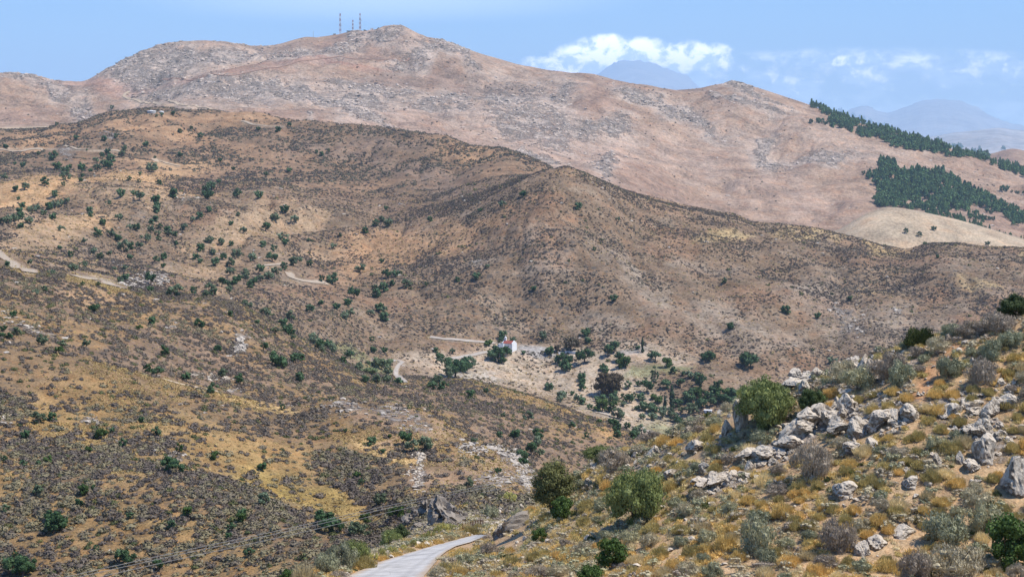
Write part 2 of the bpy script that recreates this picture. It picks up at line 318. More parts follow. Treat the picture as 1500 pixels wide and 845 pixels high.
# zones
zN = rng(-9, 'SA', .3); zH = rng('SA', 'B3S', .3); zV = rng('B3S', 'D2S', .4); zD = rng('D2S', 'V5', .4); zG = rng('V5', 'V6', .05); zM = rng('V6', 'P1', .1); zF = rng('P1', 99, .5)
lay(zN, (.44, .305, .175)); lay(zH, (.232, .155, .084)); lay(zV, (.205, .145, .093)); lay(zD, (.210, .142, .088))
lay(rng('V2', 'B3S', .25) * .8, (.235, .162, .108))
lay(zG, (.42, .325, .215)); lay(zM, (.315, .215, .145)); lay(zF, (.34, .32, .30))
W = GY / F                                     # metres per photo pixel
wx = (fbm(GX / (W * 70 + 1e-6) * .0 + GPX / 46, GPY0 / 30, 5, 1) - .5) * 60
wy = (fbm(GPX / 40 + 9, GPY0 / 24 + 3, 5, 2) - .5) * 34
def blob(px, py, rx, ry, deg=0, lo=-9, hi=99, warp=1.0, soft=.35, s=.02):
    a = math.radians(deg)
    dx = GPX - px + wx * warp; dy = GPY0 - py + wy * warp
    u = (dx * math.cos(a) + dy * math.sin(a)) / rx; v = (-dx * math.sin(a) + dy * math.cos(a)) / ry
    return (1 - smooth(np.sqrt(u * u + v * v), 1 - soft, 1 + soft)) * rng(lo, hi, s)
def patchy(sx, sy, seed, a, b):
    return smooth(fbm(GPX / sx, GPY0 / sy, 6, seed, .55), a, b)
# general patchiness per zone (metric noise so that it belongs to the land)
pn = fbm(GX / 38, GY / 60, 6, 2, .6); pn2 = fbm(GX / 17, GY / 30, 5, 5, .6)
lay(zV * smooth(pn, .52, .66) * .55, (.26, .158, .095))
lay(zV * smooth(pn2, .56, .70) * .38, (.30, .24, .175))
pd = fbm(GX / 60, GY / 90, 6, 4, .6)
lay(zD * smooth(pd, .50, .62) * .6, (.285, .180, .105))
pm = fbm(GX / 160, GY / 260, 7, 1, .6)
lay(zM * smooth(pm, .50, .64) * .6, (.29, .190, .135))
lay(zM * smooth(1 - pm, .50, .66) * .5, (.40, .30, .225))
ph = fbm(GX / 22, GY / 30, 6, 3, .6)
lay(zH * smooth(ph, .5, .64) * .6, (.31, .195, .080))
lay(zN * smooth(fbm(GX / 3, GY / 4, 5, 4, .6), .5, .65) * .5, (.40, .27, .14))
# golden bare fields on the left of the middle hill, its stubble strips and pale banks
OR = (.44, .28, .145)
def B(col, k, *a, **kw): lay(blob(*a, **kw) * k, col)
for a in ((60, 288, 90, 16, -8), (150, 273, 80, 11, -8), (225, 262, 60, 9, -8), (30, 305, 50, 12, -12), (110, 330, 60, 12, -14), (250, 240, 60, 9, 4), (255, 290, 60, 14, -4)):
    B(OR, .8, *a, lo='T0', hi='D3', soft=.5)
for a in ((300, 172, 130, 9, 2), (180, 183, 60, 10, 0), (230, 195, 80, 10, 4), (50, 205, 60, 16, 0), (700, 222, 70, 12, 8), (560, 372, 70, 22, -24), (640, 345, 90, 13, -27), (700, 322, 60, 9, -30), (520, 375, 30, 18, 0)):
    B((.36, .225, .125), .7, *a, lo='T0', hi='V5', soft=.5)
for a in ((390, 340, 90, 14, -10), (330, 350, 70, 12, 0), (270, 390, 90, 12, 0), (330, 420, 70, 8, -25), (420, 320, 60, 10, 5), (60, 345, 70, 20, -10), (200, 300, 80, 16, 0), (450, 375, 60, 10, 0), (90, 385, 60, 8, 8)):
    B((.375, .262, .158), .7, *a, lo='T0', hi='V5', soft=.5)
# terrace round the chapel and the slope below it
for a in ((760, 535, 130, 22, 0), (700, 545, 90, 20, -5), (840, 545, 90, 32, 10), (900, 580, 90, 40, 20), (660, 525, 80, 14, 0), (960, 610, 60, 20, 0), (800, 512, 90, 10, 4), (950, 520, 60, 16, 10)):
    B((.42, .335, .240), .85, *a, lo='V3', hi='D2M', soft=.5, warp=.5)
B((.41, .37, .31), .6, 690, 548, 40, 10, -5, lo='V3', hi='D2M')
B((.32, .31, .29), .8, 790, 509, 34, 6, 4, lo='V3', hi='D2M', warp=.2)
B((.33, .31, .28), .8, 925, 518, 22, 5, -10, lo='V3', hi='D2M', warp=.2)
for a in ((850, 605, 50, 12, 20), (790, 590, 60, 9, 20), (880, 622, 40, 9, 20)):
    B((.44, .27, .12), .7, *a, lo='V2', hi='T0', soft=.5)
# greenish damp bottom
for a in ((555, 540, 26, 10, 0), (985, 622, 50, 12, 10), (505, 520, 30, 7, 20), (935, 550, 22, 7, 0), (970, 545, 30, 6, 10)):
    B((.20, .22, .10), .6, *a, lo='B3S', hi='D2M')
# cone: paler scree belts on the right flank, yellow grass on its crest
for a in ((800, 385, 40, 22, 20), (700, 370, 26, 9, 0), (920, 400, 60, 18, 55), (960, 440, 60, 14, 60), (1040, 395, 50, 12, 0), (1230, 450, 60, 34, 20), (1330, 470, 40, 24, 0), (1180, 420, 40, 14, 0), (1050, 480, 50, 22, 10), (1130, 510, 60, 18, 0), (880, 470, 40, 14, 20)):
    B((.33, .28, .22), .32, *a, lo='T', hi='D2S', soft=.6)
for a in ((1070, 340, 26, 5, 6), (1180, 335, 40, 6, 8), (1240, 345, 50, 6, 10), (1300, 358, 40, 5, 10), (1060, 345, 30, 6, 0), (1430, 412, 30, 7, 10), (1480, 368, 24, 4, 0), (1170, 340, 30, 5, 0), (1290, 415, 30, 8, 10)):
    B((.50, .37, .18), .45, *a, lo='T', hi='V4', soft=.6)
for a in ((470, 215, 60, 12, 0), (600, 250, 90, 20, 14), (560, 205, 60, 8, 4)):
    B((.22, .165, .125), .5, *a, lo='T', hi='V5', soft=.6)
# left hills
GO = (.37, .245, .100)
for a in ((400, 690, 200, 44, 20), (260, 640, 150, 30, 15), (500, 735, 80, 28, 10), (120, 650, 130, 26, 20), (220, 700, 110, 16, 30), (40, 730, 80, 30, 10), (330, 790, 120, 22, 20), (60, 600, 80, 20, 10), (540, 650, 70, 18, 20), (200, 770, 80, 22, 20)):
    B(GO, .36, *a, lo='SA', hi='B2S', soft=.6)
for a in ((470, 735, 90, 20, 16), (400, 700, 60, 22, 20)):
    B((.36, .265, .075), .5, *a, lo='SA', hi='B2S', soft=.6)
for a in ((330, 577, 90, 6, 16), (300, 568, 50, 4, 8), (560, 660, 40, 8, 20), (395, 596, 40, 4, 10), (570, 672, 40, 6, 0)):
    B((.58, .40, .18), .85, *a, lo='V1', hi='V2', soft=.4, warp=.25)
B((.42, .27, .15), .7, 130, 430, 60, 10, 10, lo='V2', hi='B3S')
for a in ((640, 705, 60, 26, 0), (720, 690, 60, 30, 0), (600, 640, 60, 20, 0), (560, 610, 70, 16, 10)):
    B((.36, .25, .165), .6, *a, lo='VA', hi='B2S', soft=.5)
# the pink mountain: limestone slabs and pale scree
def R(k, *a, **kw):
    global ROCK
    ROCK = np.maximum(ROCK, (blob(*a, **kw) * k).astype(np.float32))
MT = dict(lo='V6', hi='V7')
for a in ((300, 78, 90, 14, -6), (200, 88, 60, 16, -20), (250, 95, 70, 12, -14), (420, 75, 50, 10, 0), (290, 132, 90, 17, 5), (400, 132, 80, 12, 8), (470, 148, 70, 14, 14), (540, 170, 46, 9, 22), (120, 162, 20, 15, 0), (160, 162, 20, 6, -10), (30, 120, 50, 6, 8), (80, 135, 30, 8, 0),
          (575, 45, 36, 7, 0), (500, 60, 40, 10, -25), (600, 78, 40, 7, 0), (660, 82, 60, 6, 18), (730, 140, 70, 22, 0), (760, 165, 60, 24, 10), (660, 140, 60, 14, -10), (825, 145, 16, 20, 10), (820, 190, 50, 18, 12), (890, 190, 40, 10, 14), (560, 120, 60, 16, 0), (530, 145, 50, 12, 0),
          (885, 240, 18, 22, 10), (975, 165, 70, 9, 26), (1015, 180, 50, 9, 26), (1120, 225, 18, 15, 20), (1135, 250, 20, 14, 10), (1100, 130, 60, 6, 20), (1080, 150, 60, 8, 10), (1340, 233, 12, 4, 10), (1200, 240, 40, 9, 0), (780, 222, 40, 7, 8), (940, 150, 30, 8, 10), (455, 175, 8, 3, 0)):
    R(.74, *a, soft=.55, warp=.8, **MT)
    B((.42, .34, .27), .6, a[0], a[1] + 3, a[2] * 1.35, a[3] * 1.4, a[4], soft=.6, warp=.9, **MT)
for a in ((700, 175, 150, 26, 5), (620, 195, 90, 20, 10), (830, 210, 80, 18, 14), (1000, 235, 90, 20, 10), (1150, 290, 90, 20, 10), (900, 220, 60, 14, 10)):
    B((.40, .285, .21), .45, *a, soft=.6, **MT)
for a in ((520, 70, 70, 7, -4), (680, 115, 90, 8, 10), (560, 100, 90, 7, 0), (870, 118, 60, 7, 6), (1030, 145, 50, 12, 20), (960, 120, 60, 10, 14)):
    B((.22, .150, .110), .55, *a, soft=.6, **MT)
for a in ((150, 125, 70, 9, -6), (400, 95, 90, 5, -6), (330, 110, 100, 3, -3), (470, 84, 80, 2.4, 5), (540, 86, 40, 1.6, 0)):
    B((.29, .145, .10), .45, *a, soft=.6, warp=.25, **MT)
# limestone on the middle and near hills
for a in ((700, 370, 16, 6, 0), (350, 505, 16, 17, 0), (195, 412, 24, 9, 0), (228, 408, 14, 9, 0), (100, 228, 20, 9, 0), (275, 302, 16, 12, 0), (160, 205, 18, 5, 0), (1320, 450, 12, 8, 20), (1250, 462, 30, 18, 30), (40, 478, 50, 8, 30), (1130, 250, 3, 3, 0)):
    R(.7, *a, lo='V2', hi='V5', soft=.5, warp=.4)
for a in ((610, 690, 14, 22, 10), (615, 668, 10, 9, 0), (700, 655, 40, 8, 6), (745, 672, 30, 14, 30), (770, 700, 14, 24, 0), (730, 700, 40, 10, 0), (500, 597, 26, 10, 14), (540, 600, 40, 9, 0), (0, 612, 30, 5, 8), (135, 613, 14, 6, 20), (255, 665, 10, 6, 10), (340, 575, 16, 4, 0), (590, 615, 40, 14, 20)):
    R(.75, *a, lo='VA', hi='V3', soft=.5, warp=.5)
for a in ((1080, 600, 40, 8, -20), (1250, 612, 120, 20, -14), (1150, 650, 80, 14, -28), (1040, 720, 60, 12, -18), (1400, 590, 80, 20, -10), (1430, 640, 60, 40, 0), (1300, 545, 90, 12, -20), (960, 668, 40, 10, -30), (860, 690, 30, 10, -30), (760, 745, 50, 12, -18), (1490, 690, 24, 40, -20)):
    R(.85, *a, lo='N1', hi='VA', soft=.6, warp=.8)
for a in ((1402, 512, 20, 8), (1385, 528, 20, 11), (1372, 545, 20, 14), (1360, 562, 18, 12), (1350, 580, 16, 10)):
    B((.47, .265, .135), .85, *a, lo='N1', hi='VA', soft=.4, warp=.3)
# scrub cover (how densely dark low bushes stand)
SCR = (zH * (.30 + .9 * smooth(ph, .60, .38)) + zV * .62 + zD * .6 + zM * .10).astype(np.float32)
def S(k, *a, **kw):
    global SCR
    b = blob(*a, **kw); SCR = (SCR * (1 - b) + k * b).astype(np.float32)
S(.95, 300, 500, 330, 80, 12, lo='V2', hi='V3', soft=.6)
S(1.35, 420, 775, 210, 62, 16, lo='SA', hi='V1', soft=.35)
S(.95, 120, 790, 260, 90, 10, lo='SA', hi='B2M', soft=.5)
lay(blob(430, 765, 200, 50, 16, lo='SA', hi='V1', soft=.5) * .6, (.19, .135, .085))
for a in ((130, 455, 170, 22, 12), (250, 480, 160, 30, 14), (420, 560, 150, 24, 16), (60, 540, 120, 26, 16), (620, 585, 120, 24, 12), (720, 620, 130, 20, 16), (830, 645, 80, 12, 18), (640, 640, 90, 14, 10), (180, 520, 150, 30, 12)):
    S(1.15, *a, lo='V2', hi='V3', soft=.6)
for a in ((400, 760, 180, 30, 20), (500, 800, 80, 22, 20), (150, 740, 120, 22, 22), (60, 800, 120, 26, 10), (300, 820, 140, 18, 10), (60, 650, 90, 20, 16), (330, 735, 100, 18, 25)):
    S(1.15, *a, lo='SA', hi='B2M', soft=.6)
for a in ((470, 730, 90, 22, 16), (640, 705, 70, 26, 0), (300, 575, 80, 6, 10), (560, 668, 60, 8, 10)):
    S(.28, *a, lo='VA', hi='V2', soft=.5)
for a in ((60, 288, 100, 18, -8), (170, 268, 90, 14, -8), (760, 540, 190, 30, 4), (560, 372, 70, 22, -24), (300, 172, 130, 8, 2), (650, 342, 80, 12, -27), (390, 340, 90, 14, -10), (300, 385, 90, 14, 0), (60, 345, 70, 20, -10), (900, 580, 80, 34, 10)):
    S(.07, *a, lo='V3', hi='V5', soft=.5)
for a in ((760, 400, 160, 60, 0), (660, 470, 110, 26, 0), (1330, 400, 160, 26, 10), (600, 250, 110, 30, 16), (730, 255, 60, 26, 0), (40, 330, 60, 12, -20)):
    S(.95, *a, lo='T', hi='V4', soft=.6)
SCR *= (1 - .8 * ROCK)

# ------------------------------------------------------------------ materials
def newmat(name):
    mt = bpy.data.materials.new(name); mt.use_nodes = True
    nt = mt.node_tree; nt.nodes.clear(); return mt, nt
class NT:
    def __init__(s, name):
        s.m, s.t = newmat(name)
        s.out = s.t.nodes.new('ShaderNodeOutputMaterial'); s.p = s.t.nodes.new('ShaderNodeBsdfPrincipled')
        s.t.links.new(s.p.outputs[0], s.out.inputs[0]); s.p.inputs['Specular IOR Level'].default_value = .12; s.p.inputs['Roughness'].default_value = .9
    def n(s, t, **k):
        x = s.t.nodes.new(t)
        for a, b in k.items(): setattr(x, a, b)
        return x
    def l(s, a, b):
        if isinstance(a, (int, float)): b.default_value = a
        elif isinstance(a, (tuple, list)): b.default_value = tuple(a) + ((1,) if len(a) == 3 and len(b.default_value) == 4 else ())
        else: s.t.links.new(a, b)
    def math(s, op, a, b=0.0, c=False):
        x = s.n('ShaderNodeMath', operation=op, use_clamp=c); s.l(a, x.inputs[0]); s.l(b, x.inputs[1]); return x.outputs[0]
    def pos(s, scale=(1, 1, 1), rot=(0, 0, 0), src='Object'):
        t = s.n('ShaderNodeTexCoord'); mp = s.n('ShaderNodeMapping'); mp.inputs['Scale'].default_value = scale; mp.inputs['Rotation'].default_value = rot
        s.t.links.new(t.outputs[src], mp.inputs[0]); return mp.outputs[0]
    def noise(s, vec, scale, detail=5, rough=.6, dist=0.0):
        x = s.n('ShaderNodeTexNoise'); s.l(vec, x.inputs['Vector']); x.inputs['Scale'].default_value = scale; x.inputs['Detail'].default_value = detail
        x.inputs['Roughness'].default_value = rough; x.inputs['Distortion'].default_value = dist; return x.outputs['Fac']
    def voro(s, vec, scale, feat='F1', out='Distance', rnd=1.0):
        x = s.n('ShaderNodeTexVoronoi', feature=feat); s.l(vec, x.inputs['Vector']); x.inputs['Scale'].default_value = scale; x.inputs['Randomness'].default_value = rnd; return x.outputs[out]
    def ramp(s, v, a, b, lo=0.0, hi=1.0):
        x = s.n('ShaderNodeMapRange', interpolation_type='SMOOTHSTEP'); s.l(v, x.inputs[0])
        for i, q in enumerate((a, b, lo, hi)): x.inputs[i + 1].default_value = q
        return x.outputs[0]
    def mix(s, f, a, b, bt='MIX'):
        x = s.n('ShaderNodeMix', data_type='RGBA', blend_type=bt); s.l(f, x.inputs[0]); s.l(a, x.inputs[6]); s.l(b, x.inputs[7]); return x.outputs[2]
    def attr(s, name, o='Fac'):
        x = s.n('ShaderNodeAttribute', attribute_name=name); return x.outputs[o]
    def bump(s, hgt, strength, dist):
        x = s.n('ShaderNodeBump'); s.l(hgt, x.inputs['Height']); x.inputs['Strength'].default_value = strength; x.inputs['Distance'].default_value = dist
        s.t.links.new(x.outputs[0], s.p.inputs['Normal'])

def ground_mat(name, fine, patch, dot, dotk, rockfine, dotcol=(.075, .068, .058), bumpd=1.0, rockcol=(.44, .41, .37), rockdark=(.17, .155, .14)):
    """fine/patch/dot/rockfine in metres"""
    g = NT(name); P = g.pos()
    base = g.attr('albedo', 'Color')
    n1 = g.noise(P, 1 / patch, 8, .65); n2 = g.noise(P, 1 / fine, 5, .7)
    v = g.math('ADD', g.ramp(n1, .3, .7, .70, 1.28), g.ramp(n2, .3, .7, -.36, .36))
    c = g.mix(1.0, base, g.comb(v) if hasattr(g, 'comb') else v, 'MULTIPLY') if False else None
    vec = g.n('ShaderNodeVectorMath', operation='SCALE'); g.l(base, vec.inputs[0]); g.l(v, vec.inputs['Scale'])
    c = vec.outputs[0]
    # warm/grey drift
    n3 = g.noise(P, 1 / (patch * .45), 6, .65)
    c = g.mix(g.ramp(n3, .48, .66, 0, .38), c, g.mix(1.0, c, (1.12, .86, .66), 'MULTIPLY'))
    c = g.mix(g.ramp(n3, .52, .36, 0, .35), c, g.mix(1.0, c, (.92, 1.0, 1.06), 'MULTIPLY'))
    scr = g.attr('scrub')
    if dotk > 0:
        vo = g.n('ShaderNodeTexVoronoi', feature='F1'); g.l(P, vo.inputs['Vector']); vo.inputs['Scale'].default_value = 1 / dot
        rr_ = g.n('ShaderNodeSeparateColor'); g.l(vo.outputs['Color'], rr_.inputs[0])
        rad = g.math('MULTIPLY', g.ramp(rr_.outputs[0], 0, 1, .18, .62), g.math('ADD', g.math('MULTIPLY', scr, .75), .05))
        warp = g.math('ADD', vo.outputs['Distance'], g.math('MULTIPLY', g.math('SUBTRACT', n2, .5), .5))
        msk = g.ramp(g.math('SUBTRACT', rad, warp), -.04, .07)
        on = g.ramp(g.math('SUBTRACT', g.math('MULTIPLY', scr, 1.15), rr_.outputs[1]), -.08, .08)
        msk = g.math('MULTIPLY', g.math('MULTIPLY', msk, on), dotk)
        dc = g.mix(rr_.outputs[2], dotcol, (dotcol[0] * 1.7, dotcol[1] * 1.6, dotcol[2] * 1.5))
        c = g.mix(msk, c, dc)
    # limestone
    rk = g.attr('rock')
    Pr = g.pos(scale=(1, .7, 2.4), rot=(.12, -.3, .2))
    rn = g.noise(Pr, 1 / rockfine, 8, .74, .5); rb = g.noise(P, 1 / (rockfine * 4.5), 6, .68, .3); rf = g.noise(Pr, 3.2 / rockfine, 5, .75)
    mval = g.math('ADD', g.math('MULTIPLY', rk, .62), g.math('ADD', g.math('MULTIPLY', g.math('SUBTRACT', rb, .5), 1.5), g.math('MULTIPLY', g.math('SUBTRACT', rn, .5), 1.3)))
    rmask = g.math('MULTIPLY', g.ramp(mval, .28, .58), g.ramp(rk, .0, .25))
    rc = g.mix(g.ramp(rn, .36, .52), rockdark, rockcol)
    rc = g.mix(g.ramp(rf, .50, .36, 0, .75), rc, rockdark)
    rc = g.mix(g.ramp(rb, .50, .70, 0, .35), rc, (rockcol[0] * .9, rockcol[1] * .72, rockcol[2] * .58))
    c = g.mix(g.math('MULTIPLY', rmask, .68), c, rc)
    g.l(c, g.p.inputs['Base Color'])
    hh = g.math('ADD', g.math('MULTIPLY', n2, .35), g.math('ADD', n1, g.math('MULTIPLY', rmask, g.math('ADD', rn, g.math('MULTIPLY', rf, .5)))))
    g.bump(hh, .9, bumpd)
    return g.m
MATS = {
    'ground': ground_mat('stony_soil', .11, .9, .4, 0, .35, bumpd=.12),
    'hill': ground_mat('dry_hill_soil', .38, 6, 1.1, .45, 1.6, bumpd=.45),
    'valley': ground_mat('valley_hill_soil', 1.5, 14, 3.6, .80, 3.0, bumpd=1.2),
    'cultivated_hill': ground_mat('ploughed_soil', 3, 60, 8, 0, 4, bumpd=.25),
    'mountain': ground_mat('mountain_soil', 4.5, 45, 9, .35, 9, dotcol=(.17, .13, .105), bumpd=5.0, rockcol=(.62, .53, .44), rockdark=(.40, .325, .265)),
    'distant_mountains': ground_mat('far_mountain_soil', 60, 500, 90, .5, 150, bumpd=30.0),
}

def fast_mesh(name, co, faces4=None, faces3=None, smooth_=False):
    me = bpy.data.meshes.new(name)
    co = np.ascontiguousarray(co, np.float32)
    me.vertices.add(len(co)); me.vertices.foreach_set('co', co.ravel())
    idx = []; sz = []
    if faces4 is not None and len(faces4): idx.append(np.asarray(faces4, np.int32).ravel()); sz.append(np.full(len(faces4), 4, np.int32))
    if faces3 is not None and len(faces3): idx.append(np.asarray(faces3, np.int32).ravel()); sz.append(np.full(len(faces3), 3, np.int32))
    idx = np.concatenate(idx); sz = np.concatenate(sz)
    me.loops.add(len(idx)); me.loops.foreach_set('vertex_index', idx)
    me.polygons.add(len(sz)); st = np.concatenate([[0], np.cumsum(sz)[:-1]]).astype(np.int32)
    me.polygons.foreach_set('loop_start', st)
    me.polygons.foreach_set('loop_total', sz)
    me.polygons.foreach_set('use_smooth', np.full(len(sz), smooth_, bool))
    me.update(calc_edges=True)
    return me
def link(name, me, mat=None, parent=None):
    o = bpy.data.objects.new(name, me); COL.objects.link(o)
    if mat is not None and (me is not None) and not me.materials: me.materials.append(mat)
    if parent is not None: o.parent = parent
    return o
def tag(o, label, cat, group=None):
    o['label'] = label; o['category'] = cat
    if group: o['group'] = group
    return o
# crags stand out of the ground where limestone breaks through
_cr = np.where(OO > LI['V6'], fbm(GX / 30 + GY / 160, GY / 44, 4, 4, .6, ridged=True), fbm(GX / 11, GY / 14, 3, 4, .6, ridged=True)) - .55
_far = rng('VA', 'P1', .3) * (1 - inroad)
GZ += ROCK * _far * _cr * W * np.where(OO > LI['V6'], 11.0, 6.0); GPY = HY - GZ / GY * F
RUN = np.minimum.accumulate(np.where(ORD[:, None] >= 1.0, GPY, 9999), axis=0)
TRACKS = [
    ([(545, 527), (562, 528), (580, 528), (590, 530), (583, 536), (580, 544), (584, 553), (592, 561)], 3.2, 'G', None),
    ([(630, 494), (650, 497), (680, 499), (724, 503)], 5, 'G', None),
    ([(662, 525), (690, 521), (724, 516)], 4, 'G', None),
    ([(-30, 368), (0, 373), (20, 385), (44, 400)], 5.5, 'K', None),
    ([(112, 406), (140, 409), (158, 413), (171, 421)], 7, 'K', None),
    ([(385, 390), (400, 388), (420, 387)], 6, 'K', None),
    ([(424, 400), (427, 407), (440, 411), (458, 413), (478, 415)], 7, 'K', None),
    ([(189, 135), (182, 139), (181, 142), (190, 146), (230, 152), (270, 155), (312, 162)], 8, 'Y', 'V6'),
    ([(-10, 219), (60, 218), (120, 220), (175, 222)], 5, 'K', None),
    ([(225, 233), (245, 240), (262, 244)], 7, 'Y', None),
    ([(355, 178), (380, 184), (415, 186)], 5, 'K', None),
    ([(238, 117), (330, 112), (400, 100), (470, 86), (560, 88), (600, 86)], 5, 'R', 'V6'),
    ([(872, 603), (882, 605), (895, 609)], 5, 'G', None),
    ([(942, 630), (952, 632), (964, 640)], 6, 'G', None),
    ([(240, 556), (262, 563), (290, 568), (320, 574)], 1.6, 'Y', None),
]
def paint_track(pts, w, code, om):
    global ALB, SCR
    P = [place(px, py, om) for px, py in pts]; os_ = [order_at(p.x, p.y) for p in P if p is not None]
    r0, r1 = np.searchsorted(ORD, min(os_) - .6), np.searchsorted(ORD, max(os_) + .6)
    X, Y = GPX[r0:r1], GPY[r0:r1]; best = np.full(X.shape, 1e9)
    for (x0, y0), (x1, y1) in zip(pts[:-1], pts[1:]):
        dx, dy = x1 - x0, (y1 - y0) * 2.0; t = np.clip(((X - x0) * dx + (Y - y0) * 2.0 * dy) / (dx * dx + dy * dy + 1e-9), 0, 1)
        best = np.minimum(best, np.hypot(X - x0 - t * dx, (Y - y0) * 2.0 - t * dy))
    wp = w / (np.mean([p.y for p in P if p is not None]) / F)
    m_ = 1 - smooth(best, wp * .2, wp * .2 + 2.2)
    c = {'G': (.38, .325, .255), 'K': (.37, .30, .215), 'Y': (.44, .34, .23), 'R': (.30, .19, .14)}[code]
    A = ALB[r0:r1]; k = (m_ * (.65 if code != 'R' else .35))[..., None]; ALB[r0:r1] = A * (1 - k) + np.array(c, np.float32) * k
    SCR[r0:r1] *= 1 - np.clip(1.3 * (1 - smooth(best, wp * .5, wp * .5 + 4)), 0, 1)
for t_ in TRACKS: paint_track(*t_)
segs = {}
for i, s_ in enumerate(rowseg): segs.setdefault(s_, []).append(i)
for nm, rws in segs.items():
    r0, r1 = rws[0], min(rws[-1] + 1, NR - 1)
    n = r1 - r0 + 1
    co = np.stack([GX[r0:r1 + 1], GY[r0:r1 + 1], GZ[r0:r1 + 1]], -1).reshape(-1, 3)
    a = (np.arange(n - 1)[:, None] * NC + np.arange(NC - 1)[None, :]).ravel()
    f = np.stack([a, a + 1, a + NC + 1, a + NC], -1)
    me = fast_mesh(nm, co, f, smooth_=True)
    at = me.attributes.new('albedo', 'FLOAT_COLOR', 'POINT')
    c4 = np.ones((n * NC, 4), np.float32); c4[:, :3] = ALB[r0:r1 + 1].reshape(-1, 3); at.data.foreach_set('color', c4.ravel())
    for an, arr in (('rock', ROCK), ('scrub', SCR)):
        at = me.attributes.new(an, 'FLOAT', 'POINT'); at.data.foreach_set('value', np.ascontiguousarray(arr[r0:r1 + 1], np.float32).ravel())
    o = link(nm, me, MATS[nm]); o['kind'] = 'structure'

# ------------------------------------------------------------------ leaf and rock kits (numpy arrays: co, quads, tris)
def rs(seed): return np.random.RandomState(seed)
def unit(v): return v / (np.linalg.norm(v, axis=-1, keepdims=True) + 1e-9)
def quads_at(c, n, w, l, R, up=None):
    """leaf-shaped quads centred at c with normal n; up: preferred long direction"""
    k = len(c)
    t = R.randn(k, 3) if up is None else up + R.randn(k, 3) * .25
    t = unit(t - (t * n).sum(-1, keepdims=True) * n); b = np.cross(n, t)
    w = np.asarray(w)[:, None] if np.ndim(w) else w; l = np.asarray(l)[:, None] if np.ndim(l) else l
    p0 = c - t * l * .5; p1 = c + b * w * .5 + t * l * .08; p2 = c + t * l * .5; p3 = c - b * w * .5 + t * l * .02
    co = np.stack([p0, p1, p2, p3], 1).reshape(-1, 3)
    return co, np.arange(4 * k).reshape(-1, 4)
def ico(sub=1):
    import bmesh
    bm = bmesh.new(); bmesh.ops.create_icosphere(bm, subdivisions=sub, radius=1.0)
    bm.verts.ensure_lookup_table()
    co = np.array([v.co[:] for v in bm.verts]); f = np.array([[v.index for v in fa.verts] for fa in bm.faces]); bm.free(); return co, f
ICO = {k: ico(k) for k in (1, 2, 3, 4)}
def join(parts):
    """parts: (co, quads or None, tris or None)"""
    C, Q, T = [], [], []; o = 0
    for co, q, t in parts:
        C.append(co)
        if q is not None and len(q): Q.append(np.asarray(q) + o)
        if t is not None and len(t): T.append(np.asarray(t) + o)
        o += len(co)
    return np.concatenate(C), (np.concatenate(Q) if Q else np.zeros((0, 4), int)), (np.concatenate(T) if T else np.zeros((0, 3), int))
def n3(co, f, s=0):
    return (vnoise(co[:, 0] * f + 31, co[:, 1] * f + co[:, 2] * f * .7 + 11, s) + vnoise(co[:, 1] * f + 7, co[:, 2] * f - co[:, 0] * f * .6 + 3, s + 1)) * .5
def crown(seed, nleaf, leaf, rx=.5, rz=.42, cz=.46, clumps=14, clr=.2, core=.72, up=None, asp=1.0, flat=.0, subs=2, shape=None):
    R = rs(seed)
    d = unit(R.randn(clumps, 3)); d[:, 2] = d[:, 2] * .85 + .12
    d = unit(d)
    rr = R.uniform(.45, .86, clumps)
    cc = d * rr[:, None] * np.array([rx, rx, rz]) + np.array([0, 0, cz])
    if shape is not None: cc = shape(cc, R)
    cr = clr * R.uniform(.65, 1.3, clumps)
    k = R.randint(0, clumps, nleaf)
    dd = unit(R.randn(nleaf, 3)); rad = cr[k] * R.uniform(.55, 1.06, nleaf) ** .6
    c = cc[k] + dd * rad[:, None] * np.array([1, 1, .85])
    n = unit(dd + R.randn(nleaf, 3) * .55)
    if up is not None: n = unit(n * np.array([1, 1, .35]))
    parts = []
    s = leaf * R.uniform(.6, 1.4, nleaf)
    co, q = quads_at(c, n, s * asp, s, R, None if up is None else unit(dd * .6 + np.array([0, 0, 1.0])))
    keep = np.repeat(c[:, 2] > .0, 4)
    parts.append((co, q, None))
    ic, it = ICO[subs if clumps < 40 else 1]
    for j in range(clumps):
        if core <= 0: break
        v = ic * (cr[j] * core) * (1 + (n3(ic * 2 + j, 2.0, 1)[:, None] - .5) * .9) * np.array([1, 1, .85]) + cc[j]
        parts.append((v, None, it))
    co, q, t = join(parts)
    co = co.copy(); co[:, 2] = np.maximum(co[:, 2], -.02)
    return co, q, t
def tuft(seed, nb, h, w, bl, spread=.55):
    """cushion of fine upright stems on a dome"""
    R = rs(seed)
    d = unit(R.randn(nb, 3)); d[:, 2] = np.abs(d[:, 2]) * .95 + .05; d = unit(d)
    lump = .52 + .85 * n3(d * 1.0, 2.3, seed % 4)
    c = d * np.array([.5, .5, h]) * lump[:, None] * R.uniform(.72, 1.08, nb)[:, None]
    up = unit(d * spread + np.array([0, 0, .62])); n = unit(np.cross(up, R.randn(nb, 3)))
    L_ = bl * R.uniform(.5, 1.4, nb)
    co, q = quads_at(c, n, w * R.uniform(.7, 1.3, nb), L_, R, up)
    ic, it = ICO[2]
    m = ic.copy(); m[:, 2] = np.maximum(m[:, 2], -.1)
    l2 = (.52 + .85 * n3(unit(m) * 1.0, 2.3, seed % 4))[:, None] * .70
    return join([(co, q, None), (m * np.array([.5, .5, h]) * l2, None, it)])
